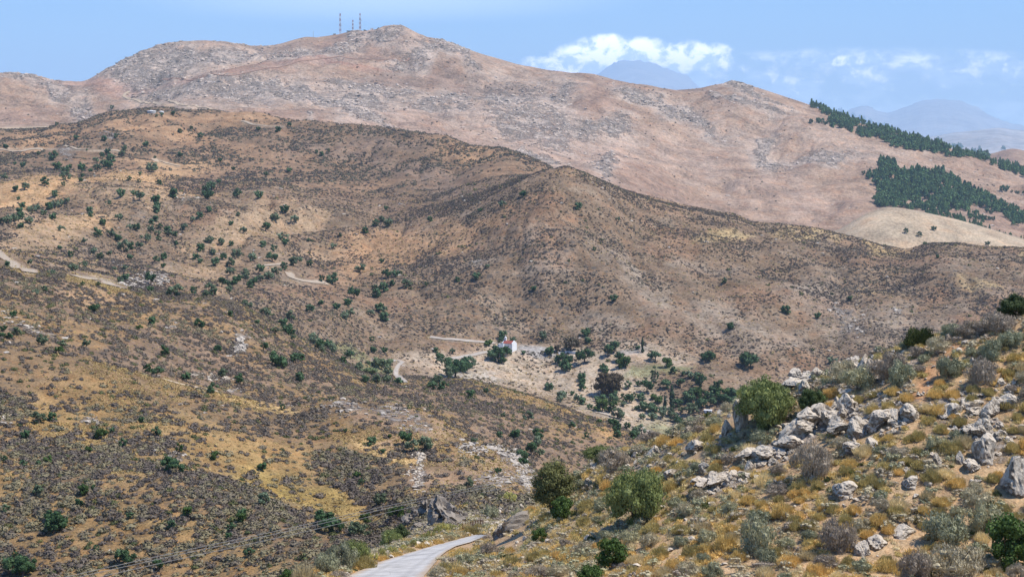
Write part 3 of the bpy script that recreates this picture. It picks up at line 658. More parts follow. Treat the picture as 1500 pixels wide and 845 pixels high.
def rock1(R, sub, crag):
    co, t = ICO[sub]; co = co.copy()
    npl = R.randint(11, 18)
    pn_ = unit(R.randn(npl, 3)); pd_ = R.uniform(.42, .82, npl)
    for _ in range(2):
        for a, d in zip(pn_, pd_):
            s = co @ a - d
            co = co - np.where(s > 0, s, 0)[:, None] * a * .97
    nn = unit(co); o = R.uniform(0, 40, 3)
    r1 = np.abs(n3(co + o, 2.3, 2) * 2 - 1); r2 = np.abs(n3(co + o, 6.0, 3) * 2 - 1)
    co = co - nn * (smooth(.22 - r1, 0, .22) * .22 * crag + smooth(.2 - r2, 0, .2) * .11 * crag)[:, None]       # clefts
    co = co + nn * ((n3(co + o, 4.0, 2) - .5) * .16 * crag + (n3(co + o, 11.0, 1) - .5) * .15 * crag)[:, None]
    return co, t
def rock(seed, sub=3, crag=.5, blocks=1):
    """angular limestone block(s): spheres cut by random planes, cleft and roughened"""
    R = rs(seed + 900); ps = []
    for k in range(blocks):
        co, t = rock1(R, sub, crag)
        if blocks > 1:
            s = R.uniform(.42, .72) if k else .72; a = R.uniform(0, 6.28); q = 0 if not k else R.uniform(.4, .62)
            if blocks > 6: s = R.uniform(.24, .46); q = R.uniform(.05, .85)
            c, s_ = math.cos(a), math.sin(a)
            co = co * s * np.array([R.uniform(.8, 1.2), R.uniform(.8, 1.2), R.uniform(.8, 1.1)]) + np.array([c * q, s_ * q, -.1 * (k > 0)])
        ps.append((co, None, t))
    return join(ps)
def taper(pts, rad, seg=7):
    P = np.array(pts, float); n = len(P); C, Fq = [], []
    for i in range(n):
        d = P[min(i + 1, n - 1)] - P[max(i - 1, 0)]; d = d / (np.linalg.norm(d) + 1e-9)
        a = np.cross(d, [0.31, .95, .1]); a /= np.linalg.norm(a); b = np.cross(d, a)
        th = np.linspace(0, 2 * np.pi, seg, endpoint=False)
        C.append(P[i] + rad[i] * (np.cos(th)[:, None] * a + np.sin(th)[:, None] * b))
    for i in range(n - 1):
        for k in range(seg):
            Fq.append([i * seg + k, i * seg + (k + 1) % seg, (i + 1) * seg + (k + 1) % seg, (i + 1) * seg + k])
    return np.concatenate(C), np.array(Fq), None
def trunk_arr(seed, h=.35, r=.045, limbs=4, reach=.26, top=.55):
    R = rs(seed + 77); parts = []
    lean = R.uniform(-.05, .05, 2)
    parts.append(taper([[0, 0, -.05], [lean[0] * .4, lean[1] * .4, h * .5], [lean[0], lean[1], h]], [r * 1.35, r, r * .8]))
    for k in range(limbs):
        a = R.uniform(0, 6.28); q = reach * R.uniform(.6, 1.1)
        parts.append(taper([[lean[0], lean[1], h * .8], [math.cos(a) * q * .5, math.sin(a) * q * .5, (h + top) * .5], [math.cos(a) * q, math.sin(a) * q, top * R.uniform(.9, 1.15)]], [r * .7, r * .45, r * .15], 5))
    return join(parts)

def cloud_mesh(name, tmpl, pos, scl, rot, tone, mat, sq=None, kind='stuff', tilt=None):
    """one joined mesh of many copies of the templates; tmpl: list; pos (n,3); scl (n,3)"""
    C, Q, T, TN = [], [], [], []; off = 0
    which = rs(len(pos)).randint(0, len(tmpl), len(pos)) if sq is None else sq
    for k, (co, q, t) in enumerate(tmpl):
        ii = np.nonzero(which == k)[0]
        if not len(ii): continue
        v = co[None] * scl[ii][:, None, :]
        c, s = np.cos(rot[ii])[:, None], np.sin(rot[ii])[:, None]
        x = v[..., 0] * c - v[..., 1] * s; y = v[..., 0] * s + v[..., 1] * c
        v = np.stack([x, y, v[..., 2]], -1) + pos[ii][:, None, :]
        n = len(co); C.append(v.reshape(-1, 3).astype(np.float32)); TN.append(np.repeat(tone[ii], n))
        base = off + np.arange(len(ii)) * n
        if len(q): Q.append((q[None] + base[:, None, None]).reshape(-1, 4))
        if len(t): T.append((t[None] + base[:, None, None]).reshape(-1, 3))
        off += n * len(ii)
    me = fast_mesh(name, np.concatenate(C), np.concatenate(Q) if Q else None, np.concatenate(T) if T else None)
    at = me.attributes.new('tone', 'FLOAT', 'POINT'); at.data.foreach_set('value', np.concatenate(TN).astype(np.float32))
    o = link(name, me, mat)
    if kind: o['kind'] = kind
    return o

# ------------------------------------------------------------------ plant, rock and building materials
def leaf_mat(name, a, b, c=None, sheen=.25, nscale=2.2, transl=.0):
    g = NT(name)
    gi = g.n('ShaderNodeNewGeometry'); oi = g.n('ShaderNodeObjectInfo')
    tone = g.math('FRACT', g.math('ADD', g.attr('tone'), oi.outputs['Random']))
    nz = g.noise(g.pos(), nscale, 4, .6)
    f = g.math('ADD', g.math('MULTIPLY', gi.outputs['Random Per Island'], .55), g.math('MULTIPLY', g.math('SUBTRACT', nz, .2), .75), True)
    col = g.mix(f, a, b)
    if c is not None: col = g.mix(g.ramp(tone, .35, .95, 0, .85), col, c)
    vec = g.n('ShaderNodeVectorMath', operation='SCALE'); g.l(col, vec.inputs[0]); g.l(g.ramp(tone, 0, 1, .78, 1.22), vec.inputs['Scale'])
    g.l(vec.outputs[0], g.p.inputs['Base Color'])
    g.p.inputs['Roughness'].default_value = .62; g.p.inputs['Specular IOR Level'].default_value = sheen
    if transl > 0:
        tr = g.n('ShaderNodeBsdfTranslucent'); g.l(vec.outputs[0], tr.inputs['Color']); ms = g.n('ShaderNodeMixShader'); ms.inputs[0].default_value = transl
        g.t.links.new(g.p.outputs[0], ms.inputs[1]); g.t.links.new(tr.outputs[0], ms.inputs[2]); g.t.links.new(ms.outputs[0], g.out.inputs[0])
    return g.m
LM = {
    'oak': leaf_mat('oak_leaf', (.030, .074, .024), (.085, .160, .055), (.080, .130, .060), nscale=1.2, transl=.12),
    'olive': leaf_mat('olive_leaf', (.088, .125, .062), (.210, .265, .140), (.160, .205, .120), nscale=1.2, transl=.15),
    'bright': leaf_mat('fresh_leaf', (.035, .075, .014), (.105, .175, .035), (.08, .13, .03), nscale=1.4, transl=.2),
    'cypress': leaf_mat('cypress_leaf', (.016, .032, .014), (.042, .070, .028), nscale=.7),
    'redbrown': leaf_mat('plum_leaf', (.045, .034, .016), (.090, .062, .030), nscale=1.0, transl=.1),
    'brown': leaf_mat('dry_leaf', (.080, .066, .042), (.150, .120, .075), nscale=1.0, transl=.1),
    'pine': leaf_mat('pine_needle', (.030, .080, .022), (.095, .175, .045), (.085, .155, .045), nscale=.12),
    'pale': leaf_mat('reed_leaf', (.10, .14, .06), (.20, .25, .12), nscale=1.0, transl=.15),
    'gold': leaf_mat('golden_stem', (.40, .325, .115), (.74, .61, .26), (.70, .46, .16), nscale=2.5, transl=.3),
    'straw': leaf_mat('straw_stem', (.54, .42, .20), (.84, .70, .42), (.78, .62, .32), nscale=2.5, transl=.3),
    'yellow': leaf_mat('spurge_leaf', (.34, .33, .10), (.62, .60, .22), (.55, .50, .16), nscale=2.5, transl=.2),
    'thorn': leaf_mat('thorn_twig', (.27, .215, .155), (.53, .445, .34), (.42, .37, .22), nscale=2.5, transl=.08),
    'sage': leaf_mat('sage_leaf', (.22, .235, .13), (.45, .455, .29), (.38, .35, .20), nscale=2.5, transl=.12),
    'moss': leaf_mat('green_cushion_leaf', (.055, .070, .018), (.120, .140, .040), nscale=2.5, transl=.12),
    'scrub': leaf_mat('hill_scrub_leaf', (.105, .082, .062), (.215, .175, .135), (.190, .165, .085), nscale=.5),
    'scrubfar': leaf_mat('far_scrub_leaf', (.082, .066, .052), (.150, .120, .094), (.130, .118, .068), nscale=.2),
    'tuftgold': leaf_mat('hill_grass_tuft', (.25, .17, .065), (.48, .34, .14), (.36, .27, .10), nscale=.5),
    'tuftgreen': leaf_mat('hill_green_shrub', (.045, .062, .018), (.115, .135, .045), (.09, .09, .03), nscale=.5),
}
def bark(name, a, b):
    g = NT(name); nz = g.noise(g.pos(scale=(1, 1, .3)), 14, 5, .6); g.l(g.mix(g.ramp(nz, .35, .65), a, b), g.p.inputs['Base Color']); g.bump(nz, .5, .05); return g.m
BARK = bark('bark', (.07, .055, .042), (.17, .14, .11))
def rock_mat(name, pale, mid, dark, sc=1.0):
    g = NT(name); P = g.pos()
    oi = g.n('ShaderNodeObjectInfo'); off = g.n('ShaderNodeVectorMath', operation='ADD')
    g.l(P, off.inputs[0]); sv = g.n('ShaderNodeVectorMath', operation='SCALE'); sv.inputs[0].default_value = (31, 17, 23); g.l(oi.outputs['Random'], sv.inputs['Scale']); g.l(sv.outputs[0], off.inputs[1]); P = off.outputs[0]
    n1 = g.noise(P, 1.6 * sc, 8, .72, .3); n2 = g.noise(P, 5.5 * sc, 7, .7); n4 = g.noise(P, 16 * sc, 4, .6)
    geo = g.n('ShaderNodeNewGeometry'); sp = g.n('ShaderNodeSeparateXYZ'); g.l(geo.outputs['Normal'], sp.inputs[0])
    # pale lichen spots by noise; tone also paler on upward faces
    pale_mask = g.ramp(g.math('ADD', g.math('MULTIPLY', sp.outputs[2], .22), n1), .44, .62)
    c = g.mix(g.ramp(n2, .38, .62), dark, mid); c = g.mix(pale_mask, c, pale)
    c = g.mix(g.ramp(n4, .58, .70, 0, .55), c, dark)
    c = g.mix(g.ramp(g.noise(P, 2.6 * sc, 3, .5), .60, .74, 0, .5), c, (.36, .24, .14))
    g.l(c, g.p.inputs['Base Color'])
    g.bump(g.math('ADD', n1, g.math('MULTIPLY', n2, .5)), .8, .12 / sc); g.p.inputs['Roughness'].default_value = .95
    return g.m
ROCKM = rock_mat('limestone', (.62, .54, .425), (.34, .29, .225), (.125, .102, .077))
ROCKF = rock_mat('far_limestone', (.53, .47, .39), (.34, .295, .24), (.15, .128, .105), .35)
ROCKMT = rock_mat('mountain_limestone', (.58, .48, .39), (.47, .38, .30), (.34, .265, .21), .08)
ROCKG = rock_mat('grey_limestone', (.30, .26, .21), (.22, .185, .148), (.09, .077, .06), .5)
def plain(name, col, rough=.8, v=.12, sc=3.0, metal=0.0):
    g = NT(name); nz = g.noise(g.pos(), sc, 6, .65)
    sc_ = g.n('ShaderNodeVectorMath', operation='SCALE'); sc_.inputs[0].default_value = col; g.l(g.ramp(nz, .3, .7, 1 - v, 1 + v), sc_.inputs['Scale'])
    g.l(sc_.outputs[0], g.p.inputs['Base Color']); g.p.inputs['Roughness'].default_value = rough; g.p.inputs['Metallic'].default_value = metal
    return g.m

# ------------------------------------------------------------------ roads and tracks
def asphalt():
    g = NT('worn_asphalt'); P = g.pos()
    n = g.noise(P, .9, 7, .68); f = g.noise(P, 22, 4, .7); cr = g.voro(P, .35, 'DISTANCE_TO_EDGE')
    c = g.mix(g.ramp(n, .35, .65), (.42, .405, .38), (.56, .545, .51)); c = g.mix(g.ramp(f, .4, .7, 0, .35), c, (.22, .21, .2)); e2 = g.attr('edge'); c = g.mix(g.ramp(g.math('ABSOLUTE', g.math('SUBTRACT', e2, .48)), .02, .16, .28, 0), c, (.24, .23, .22)); c = g.mix(g.ramp(g.noise(P, .35, 3, .5), .60, .62, 0, .35), c, (.20, .195, .19))
    c = g.mix(g.ramp(g.math('ADD', cr, g.math('MULTIPLY', g.math('SUBTRACT', n, .5), .02)), .0, .012, .35, 0), c, (.16, .155, .15))
    ed = g.attr('edge'); c = g.mix(g.ramp(g.math('ADD', ed, g.math('MULTIPLY', g.math('SUBTRACT', g.noise(P, 2.2, 5, .7), .5), .5)), .70, 1.0, 0, .75), c, (.42, .30, .18))
    g.l(c, g.p.inputs['Base Color']); g.bump(f, .3, .01); return g.m
rows_ = []
for t in np.linspace(0, 1, 90):
    py = 874 - t * (874 - 784.5)
    e0 = float(np.interp(py, RE[:, 0], RE[:, 1])) if py <= 860 else 510 - (py - 845) * 1.6
    e1 = float(np.interp(py, RE[:, 0], RE[:, 2])) if py <= 860 else 621 + (py - 845) * .2
    row = []
    for k in range(15):
        q = k / 14; p = place(e0 + (e1 - e0) * q, py, 'N1')
        row.append((p.x, p.y, height(p.x, p.y) + .07))
    rows_.append(row)
co = np.array(rows_).reshape(-1, 3)
a = (np.arange(89)[:, None] * 15 + np.arange(14)[None]).ravel()
me = fast_mesh('road', co, np.stack([a, a + 1, a + 16, a + 15], -1), smooth_=True)
at = me.attributes.new('edge', 'FLOAT', 'POINT'); at.data.foreach_set('value', np.tile(np.abs(np.linspace(-1, 1, 15)), 90).astype(np.float32))
ro = link('road', me, asphalt()); ro['kind'] = 'structure'

def resample(P, step):
    P = np.array(P, float); d = np.concatenate([[0], np.cumsum(np.linalg.norm(np.diff(P, axis=0), axis=1))])
    n = max(3, int(d[-1] / step)); s = np.linspace(0, d[-1], n)
    Q = np.stack([np.interp(s, d, P[:, k]) for k in range(P.shape[1])], -1)
    for _ in range(12):
        Q[1:-1] = (Q[:-2] + 2 * Q[1:-1] + Q[2:]) / 4
    return Q
def track_mat(name, c1, c2, sc):
    g = NT(name); n = g.noise(g.pos(), sc, 6, .65); c = g.mix(g.ramp(n, .35, .65), c1, c2)
    ed = g.attr('edge'); g.l(g.mix(g.ramp(g.math('ADD', ed, g.math('MULTIPLY', g.math('SUBTRACT', n, .5), 1.4)), .55, .95, 0, .8), c, (.33, .235, .16)), g.p.inputs['Base Color']); return g.m
TRK = track_mat('dirt_track', (.35, .285, .205), (.43, .36, .275), .5)
TRG = track_mat('gravel_track', (.36, .32, .27), (.44, .395, .335), .5)
TRY = track_mat('yellow_dirt_track', (.44, .34, .23), (.50, .40, .28), .1)
TRR = track_mat('red_dirt_track', (.31, .185, .13), (.35, .215, .155), .1)
def track(pts, width, mat, name='track', lift=.12, omin=None):
    W3 = []
    for p in pts:
        q = place(p[0], p[1], omin)
        if q is not None: W3.append((q.x, q.y))
    Q = resample(W3, max(.5, np.mean([w[1] for w in W3]) * .0006)); lift = .10 + .00022 * float(np.mean([w[1] for w in W3]))
    T_ = np.gradient(Q, axis=0); T_ /= np.linalg.norm(T_, axis=1, keepdims=True) + 1e-9; Nn = np.stack([-T_[:, 1], T_[:, 0]], -1)
    m = 9; rows = []
    for i in range(len(Q)):
        wv = width * .7 * (.85 + .3 * float(vnoise(i * .13, 3.3, 1)))
        for k in range(m):
            s = (k / (m - 1) - .5) * wv; x, y = Q[i] + Nn[i] * s
            rows.append((x, y, height(x, y) + lift))
    co = np.array(rows); n = len(Q)
    a = (np.arange(n - 1)[:, None] * m + np.arange(m - 1)[None]).ravel()
    me = fast_mesh(name, co, np.stack([a, a + 1, a + m + 1, a + m], -1), smooth_=True)
    at = me.attributes.new('edge', 'FLOAT', 'POINT'); at.data.foreach_set('value', np.tile(np.abs(np.linspace(-1, 1, m)), n).astype(np.float32))
    o = link(name, me, mat); o['kind'] = 'structure'
for t_ in TRACKS: track(t_[0], t_[1], {'G': TRG, 'K': TRK, 'Y': TRY, 'R': TRR}[t_[2]], omin=t_[3])

# ------------------------------------------------------------------ buildings, walls, masts, cables
def box(x0, x1, y0, y1, z0, z1):
    co = np.array([[x, y, z] for z in (z0, z1) for y in (y0, y1) for x in (x0, x1)], float)
    f = np.array([[0, 2, 3, 1], [4, 5, 7, 6], [0, 1, 5, 4], [2, 6, 7, 3], [0, 4, 6, 2], [1, 3, 7, 5]])
    return co, f, None
def prism(poly, y0, y1):
    """polygon in x,z extruded along y"""
    n = len(poly); co = np.array([[x, y0, z] for x, z in poly] + [[x, y1, z] for x, z in poly], float)
    return co, [list(range(n))[::1], [n + i for i in range(n)][::-1]] + [[i, n + i, n + (i + 1) % n, (i + 1) % n][::-1] for i in range(n)]
def poly_mesh(name, parts, mat, parent=None):
    vs_, fs = [], []
    for p in parts:
        o = len(vs_)
        vs_ += [tuple(c) for c in p[0]]
        for grp in p[1:]:
            if grp is None: continue
            fs += [tuple(int(i) + o for i in f) for f in grp]
    me = bpy.data.meshes.new(name); me.from_pydata(vs_, [], fs); me.update()
    return link(name, me, mat, parent)
def empty(name, loc, rz=0.0):
    o = bpy.data.objects.new(name, None); COL.objects.link(o); o.location = loc; o.rotation_euler = (0, 0, rz); o.empty_display_size = .3; return o
WHITE = plain('whitewash', (.84, .83, .80), .85, .05, 1.5)
TILE = NT('red_tile'); _w = TILE.n('ShaderNodeTexWave', wave_type='BANDS', bands_direction='X'); TILE.l(TILE.pos(), _w.inputs['Vector']); _w.inputs['Scale'].default_value = 1.6; _w.inputs['Distortion'].default_value = .6
TILE.l(TILE.mix(_w.outputs['Fac'], (.27, .075, .06), (.42, .13, .10)), TILE.p.inputs['Base Color']); TILE = TILE.m
DARKW = plain('dark_wood', (.035, .028, .022), .6, .2, 5)
CONC = plain('concrete', (.40, .40, .37), .9, .18, .6)
GREYR = plain('grey_roof', (.20, .20, .20), .8, .2, .8)
REDP = plain('red_paint', (.36, .10, .09), .6, .1, .5); WHP = plain('white_paint', (.70, .70, .70), .6, .1, .5)
GALV = plain('weathered_steel', (.42, .43, .44), .5, .1, 2.0, .3)

cp = place(746, 512.5)
ch = empty('chapel', (cp.x, cp.y + 1.2, height(cp.x, cp.y + 1.2) - .15), math.radians(-33))
tag(ch, 'small whitewashed chapel with a red roof and bell gable on the terrace', 'chapel')
Lh, Wh, Hh, Rh = 2.9, 1.9, 2.9, 1.15        # half length, half width, wall height, roof rise
# body: gable ends face local +x / -x
body = [([(-Lh, -Wh, -1), (Lh, -Wh, -1), (Lh, Wh, -1), (-Lh, Wh, -1), (-Lh, -Wh, Hh), (Lh, -Wh, Hh), (Lh, Wh, Hh), (-Lh, Wh, Hh), (-Lh, 0, Hh + Rh), (Lh, 0, Hh + Rh)],
         [(0, 1, 5, 4), (2, 3, 7, 6), (1, 2, 6, 9, 5), (3, 0, 4, 8, 7), (4, 5, 9, 8), (6, 7, 8, 9)])]
wl_ = poly_mesh('wall', body, WHITE, ch)
rf = []
for s in (-1, 1):
    a0 = (s * (Wh + .12), Hh - .06); a1 = (0, Hh + Rh + .02)
    co = [(-Lh + .3, a0[0], a0[1] + .02), (Lh - .35, a0[0], a0[1] + .02), (Lh - .35, 0, a1[1]), (-Lh + .3, 0, a1[1])]
    up = [(x, y, z + .12) for x, y, z in co]
    rf.append((co + up, [(4, 5, 6, 7), (3, 2, 1, 0), (0, 1, 5, 4), (1, 2, 6, 5), (2, 3, 7, 6), (3, 0, 4, 7)]))
poly_mesh('roof', rf, TILE, ch)
# raised gable parapets
pp = []
for x0, x1 in ((Lh - .33, Lh + .06), (-Lh - .06, -Lh + .28)):
    po = [(-Wh - .16, -0.9), (Wh + .16, -0.9), (Wh + .16, Hh + .12), (0, Hh + Rh + .36), (-Wh - .16, Hh + .12)]
    n = 5; co = [(x0, y, z) for y, z in po] + [(x1, y, z) for y, z in po]
    pp.append((co, [tuple(range(n))[::-1], tuple(range(n, 2 * n))] + [(i, (i + 1) % n, n + (i + 1) % n, n + i) for i in range(n)]))
poly_mesh('gable_parapet', pp, WHITE, ch)
bx = -Lh + .7
bf = poly_mesh('bell_gable', [box(bx - .55, bx - .25, -.35, .35, Hh + .5, Hh + 2.3), box(bx + .25, bx + .55, -.35, .35, Hh + .5, Hh + 2.3), box(bx - .6, bx + .6, -.38, .38, Hh + 2.3, Hh + 2.62),
                              ([(bx - .6, -.38, Hh + 2.62), (bx + .6, -.38, Hh + 2.62), (bx + .6, .38, Hh + 2.62), (bx - .6, .38, Hh + 2.62), (bx, -.38, Hh + 3.05), (bx, .38, Hh + 3.05)], [(0, 1, 4), (2, 3, 5), (1, 2, 5, 4), (3, 0, 4, 5)])], WHITE, ch)
poly_mesh('cross', [box(bx - .05, bx + .05, -.05, .05, Hh + 3.0, Hh + 3.75), box(bx - .24, bx + .24, -.05, .05, Hh + 3.36, Hh + 3.48)], WHITE, bf)
_b = taper([(bx, 0, Hh + 1.5), (bx, 0, Hh + 1.62), (bx, 0, Hh + 1.95), (bx, 0, Hh + 2.1)], [.21, .17, .11, .03], 10); poly_mesh('bell', [(_b[0], _b[1])], plain('bronze', (.16, .10, .05), .4, .1, 3, .8), bf)
# arched porch on the long side facing the valley
def arch_wall(x0, x1, y0, y1, ztop, hx, hw, hh):
    th = np.linspace(math.pi, 0, 9)
    arc = [(hx + hw * math.cos(t), hh + hw * math.sin(t)) for t in th]
    parts = [box(x0, hx - hw, y0, y1, -1, ztop), box(hx + hw, x1, y0, y1, -1, ztop)]
    for (xa, za), (xb, zb) in zip(arc[:-1], arc[1:]):
        co = [(xa, y0, za), (xb, y0, zb), (xb, y0, ztop), (xa, y0, ztop), (xa, y1, za), (xb, y1, zb), (xb, y1, ztop), (xa, y1, ztop)]
        parts.append((co, [(0, 1, 2, 3), (7, 6, 5, 4), (0, 4, 5, 1), (3, 2, 6, 7)]))
    return parts
px0, px1 = -Lh - 1.2, -Lh + 1.5
pr = poly_mesh('porch', arch_wall(px0, px1, -Wh - 1.75, -Wh - 1.45, 2.75, -Lh + .35, .48, 1.45) + [box(px0, px1, -Wh - 1.45, -Wh - .17, 2.5, 2.72), box(px0, px0 + .3, -Wh - 1.45, -Wh - .17, -1, 2.5), box(px1 - .3, px1, -Wh - 1.45, -Wh - .17, -1, 2.5)], WHITE, ch)
poly_mesh('door', [box(-Lh + .0, -Lh + .9, -Wh - .05, -Wh - .004, 0.1, 2.05)], DARKW, ch)
wi = poly_mesh('window', [box(.7, 1.05, -Wh - .04, -Wh - .003, 1.4, 2.0)], DARKW, ch)
# stepped yard wall running down to the left of the chapel
q0 = place(723.5, 512); q1 = place(732, 506)
yw = empty('yard_wall', (q0.x, q0.y, q0.z), 0)
tag(yw, 'low whitewashed yard wall stepping up to the chapel behind the dark tree', 'wall')
ps = []
for k in range(6):
    x = k * .75; ps.append(box(x, x + .746, -.15 + k * .05, .15 + k * .05, -1.2, 1.15 + k * .42)); ps.append(box(x - .0, x + .74, -.19 + k * .05, .19 + k * .05, 1.15 + k * .42, 1.25 + k * .42))
poly_mesh('masonry', ps[::2], WHITE, yw); poly_mesh('coping', ps[1::2], WHITE, yw)
def low_wall(pxa, pya, pxb, pyb, hgt, label, th=.4):
    a, b = place(pxa, pya), place(pxb, pyb)
    o = empty('low_wall', (a.x, a.y, min(a.z, b.z)), math.atan2(b.y - a.y, b.x - a.x)); d = math.hypot(b.x - a.x, b.y - a.y)
    poly_mesh('masonry', [box(0, d, -th / 2, th / 2, -1, hgt)], WHITE, o); poly_mesh('coping', [box(-.05, d + .05, -th / 2 - .06, th / 2 + .06, hgt, hgt + .1)], WHITE, o)
    tag(o, label, 'wall')
low_wall(828, 516.5, 845, 518.5, 1.0, 'long low white wall beside the brown bushy tree')
low_wall(818, 518, 825, 516.5, .7, 'short low white wall just left of the longer white wall')
hp = place(1037, 604)
hut = empty('hut', (hp.x, hp.y, hp.z), math.radians(-15)); tag(hut, 'tiny white hut with a flat roof among the valley trees', 'hut')
hw_ = poly_mesh('wall', [box(-1.6, 1.6, -1.2, 1.2, -1, 1.0)], WHITE, hut); poly_mesh('roof', [box(-1.8, 1.8, -1.4, 1.4, 1.0, 1.2)], WHITE, hut); poly_mesh('door', [box(-.4, .4, -1.25, -1.203, -.2, .85)], DARKW, hw_)
# water tanks on the ridge
def tank(px, py, wpx, hpx, label, omin):
    p = ridge(px, py, omin, 'V5'); W_ = p.y / F; r = wpx * W_ / 2; h_ = hpx * W_
    o = empty('water_tank', p)
    th = np.linspace(0, 2 * np.pi, 28, endpoint=False)
    co = [(r * math.cos(t), r * math.sin(t), z) for z in (-2, h_) for t in th]
    poly_mesh('tank_wall', [(co, [(i, (i + 1) % 28, 28 + (i + 1) % 28, 28 + i) for i in range(28)])], CONC, o)
    co = [(rr_ * math.cos(t), rr_ * math.sin(t), z) for rr_, z in ((r * 1.03, h_), (r * 1.03, h_ + .5), (r * .2, h_ + 1.0)) for t in th]
    poly_mesh('roof', [(co, [(k * 28 + i, k * 28 + (i + 1) % 28, (k + 1) * 28 + (i + 1) % 28, (k + 1) * 28 + i) for k in (0, 1) for i in range(28)] + [tuple(range(56, 84))])], WHITE, o)
    tag(o, label, 'water tank')
tank(222, 166.5, 13, 3.0, 'wide round concrete water tank on the ridge under the mountain', 'V4')
tank(236.6, 166, 7, 1.6, 'small pale round tank right of the wide concrete tank', 'V4')

# masts on the summit
def bar(a, b, r):
    c, f, _ = taper([a, b], [r, r], 4); return (c, f)
def mast(px, ptop, pbase, wb, wt_, label, dishes=(), bands=6, thin=False):
    p = ridge(px, pbase, 'V6'); W_ = p.y / F; H = (pbase - ptop) * W_
    o = empty('radio_mast', (p.x, p.y, p.z))
    if thin:
        c, f, _ = taper([(0, 0, -2), (0, 0, H)], [.35, .2], 6); poly_mesh('pole', [(c, f)], GALV, o)
        poly_mesh('antenna', [bar((-.9, 0, H * .9), (.9, 0, H * .9), .12)], GALV, o)
        tag(o, label, 'mast'); return
    nb = max(bands * 2, 10)
    for bnd in range(bands):
        ps = []
        z0, z1 = H * bnd / bands - (1.5 if bnd == 0 else 0), H * (bnd + 1) / bands
        def ww(z): return (wb + (wt_ - wb) * min(max(z / H, 0), 1)) / 2
        cs = [(-1, -1), (1, -1), (1, 1), (-1, 1)]
        steps = 2
        for s in range(steps):
            za = z0 + (z1 - z0) * s / steps; zb = z0 + (z1 - z0) * (s + 1) / steps
            for k in range(4):
                a0, a1 = cs[k], cs[(k + 1) % 4]; wa, wb2 = ww(za), ww(zb)
                ps.append(bar((a0[0] * wa, a0[1] * wa, za), (a0[0] * wb2, a0[1] * wb2, zb), .20))
                ps.append(bar((a0[0] * wa, a0[1] * wa, za), (a1[0] * wb2, a1[1] * wb2, zb), .11))
                ps.append(bar((a1[0] * wa, a1[1] * wa, za), (a0[0] * wb2, a0[1] * wb2, zb), .11))
                ps.append(bar((a0[0] * wb2, a0[1] * wb2, zb), (a1[0] * wb2, a1[1] * wb2, zb), .11))
        poly_mesh('mast_section', ps, REDP if bnd % 2 == (bands - 1) % 2 else WHP, o)
    poly_mesh('aerial', [bar((0, 0, H), (0, 0, H + 3), .15)], GALV, o)
    for (sx, hz, r_) in dishes:
        c, f, _ = taper([(sx, -1.6, H * hz), (sx, -1.1, H * hz), (sx, -.6, H * hz)], [r_, r_ * .9, r_ * .3], 14)
        poly_mesh('dish', [(c, list(f) + [tuple(range(14))])], WHP, o)
    tag(o, label, 'mast')
mast(498.3, 17, 47, 3.4, 1.8, 'tallest red and white lattice radio mast, apart from the others', [(1.6, .42, 1.1)], 8)
mast(516.8, 30, 45.5, 2.6, 1.5, 'shortest red and white lattice mast between two taller masts', [(.8, .3, .7)], 6)
mast(527.4, 20, 45.5, 3.4, 1.5, 'red and white lattice mast carrying several dishes, nearest the summit', [(1.5, .32, 1.2), (1.6, .6, 1.3), (-1.5, .45, 1.0), (.6, .72, 1.0), (1.2, .12, 1.2)], 8)
mast(459, 44.5, 53, 1, 1, 'thin grey pole mast standing alone on the mountain shoulder', thin=True)
def shed(px, py, w, h_, label, wm_=WHITE, rm_=GREYR):
    p = ridge(px, py, 'V6'); W_ = p.y / F; w *= W_ / 2; h_ *= W_
    o = empty('building', (p.x, p.y, p.z), .2); poly_mesh('wall', [box(-w, w, -w * .7, w * .7, -3, h_)], wm_, o); poly_mesh('roof', [box(-w * 1.06, w * 1.06, -w * .76, w * .76, h_, h_ + .5)], rm_, o)
    poly_mesh('door', [box(-.6, .6, -w * .7 - .08, -w * .7 - .004, 0, h_ * .7)], DARKW, o)
    tag(o, label, 'building')
shed(545, 43, 4, 1.7, 'small white cabin on the rocks just below the summit', WHITE, WHITE)
shed(511, 47, 6, 1.2, 'low grey roofed building between the radio masts', CONC)
shed(490, 47.6, 4, 1.0, 'tiny low building left of the tallest radio mast', CONC)

# power cables over the left slope, carried by a wooden pole behind the roadside tree
CP = np.array([(-420, 968), (-60, 884), (115, 844.5), (301, 803), (400, 783), (503, 759), (597, 737), (700, 716), (812, 694)], float)
pole_y = 262.0
CABM = plain('weathered_aluminium', (.26, .26, .25), .7, .1, 2)
def cable(dpy, dy, label):
    px = np.linspace(-420, 812, 90); py = np.interp(px, CP[:, 0], CP[:, 1]); k = np.ones(13) / 13; py[6:-6] = np.convolve(py, k, 'valid')
    y = 118 + (px + 420) / 1232.0 * (pole_y - 118) + dy * (1 - (px + 420) / 1232.0 * .5)
    off = dpy * (1 - .3 * (px + 420) / 1232.0)
    P = np.stack([(px - CX) / F * y, y, -(py + off - HY) / F * y], -1)
    c, f, _ = taper(P, [.025] * len(P), 5)
    o = link('power_cable', fast_mesh('power_cable', c, f, smooth_=True), CABM); tag(o, label, 'cable', 'power cables over the left slope')
cable(0, 0, 'middle power cable of the three crossing the left slope')
cable(-5, 1.2, 'highest power cable of the three crossing the left slope')
cable(8, -1.2, 'lowest power cable of the three, hanging apart over the left slope')
xp = (812 - CX) / F * pole_y; zb = height(xp, pole_y); zt = -(694 - HY) / F * pole_y + .4
po_ = empty('utility_pole', (xp, pole_y, zb)); tag(po_, 'wooden utility pole behind the tall roadside tree, carrying the cables', 'pole')
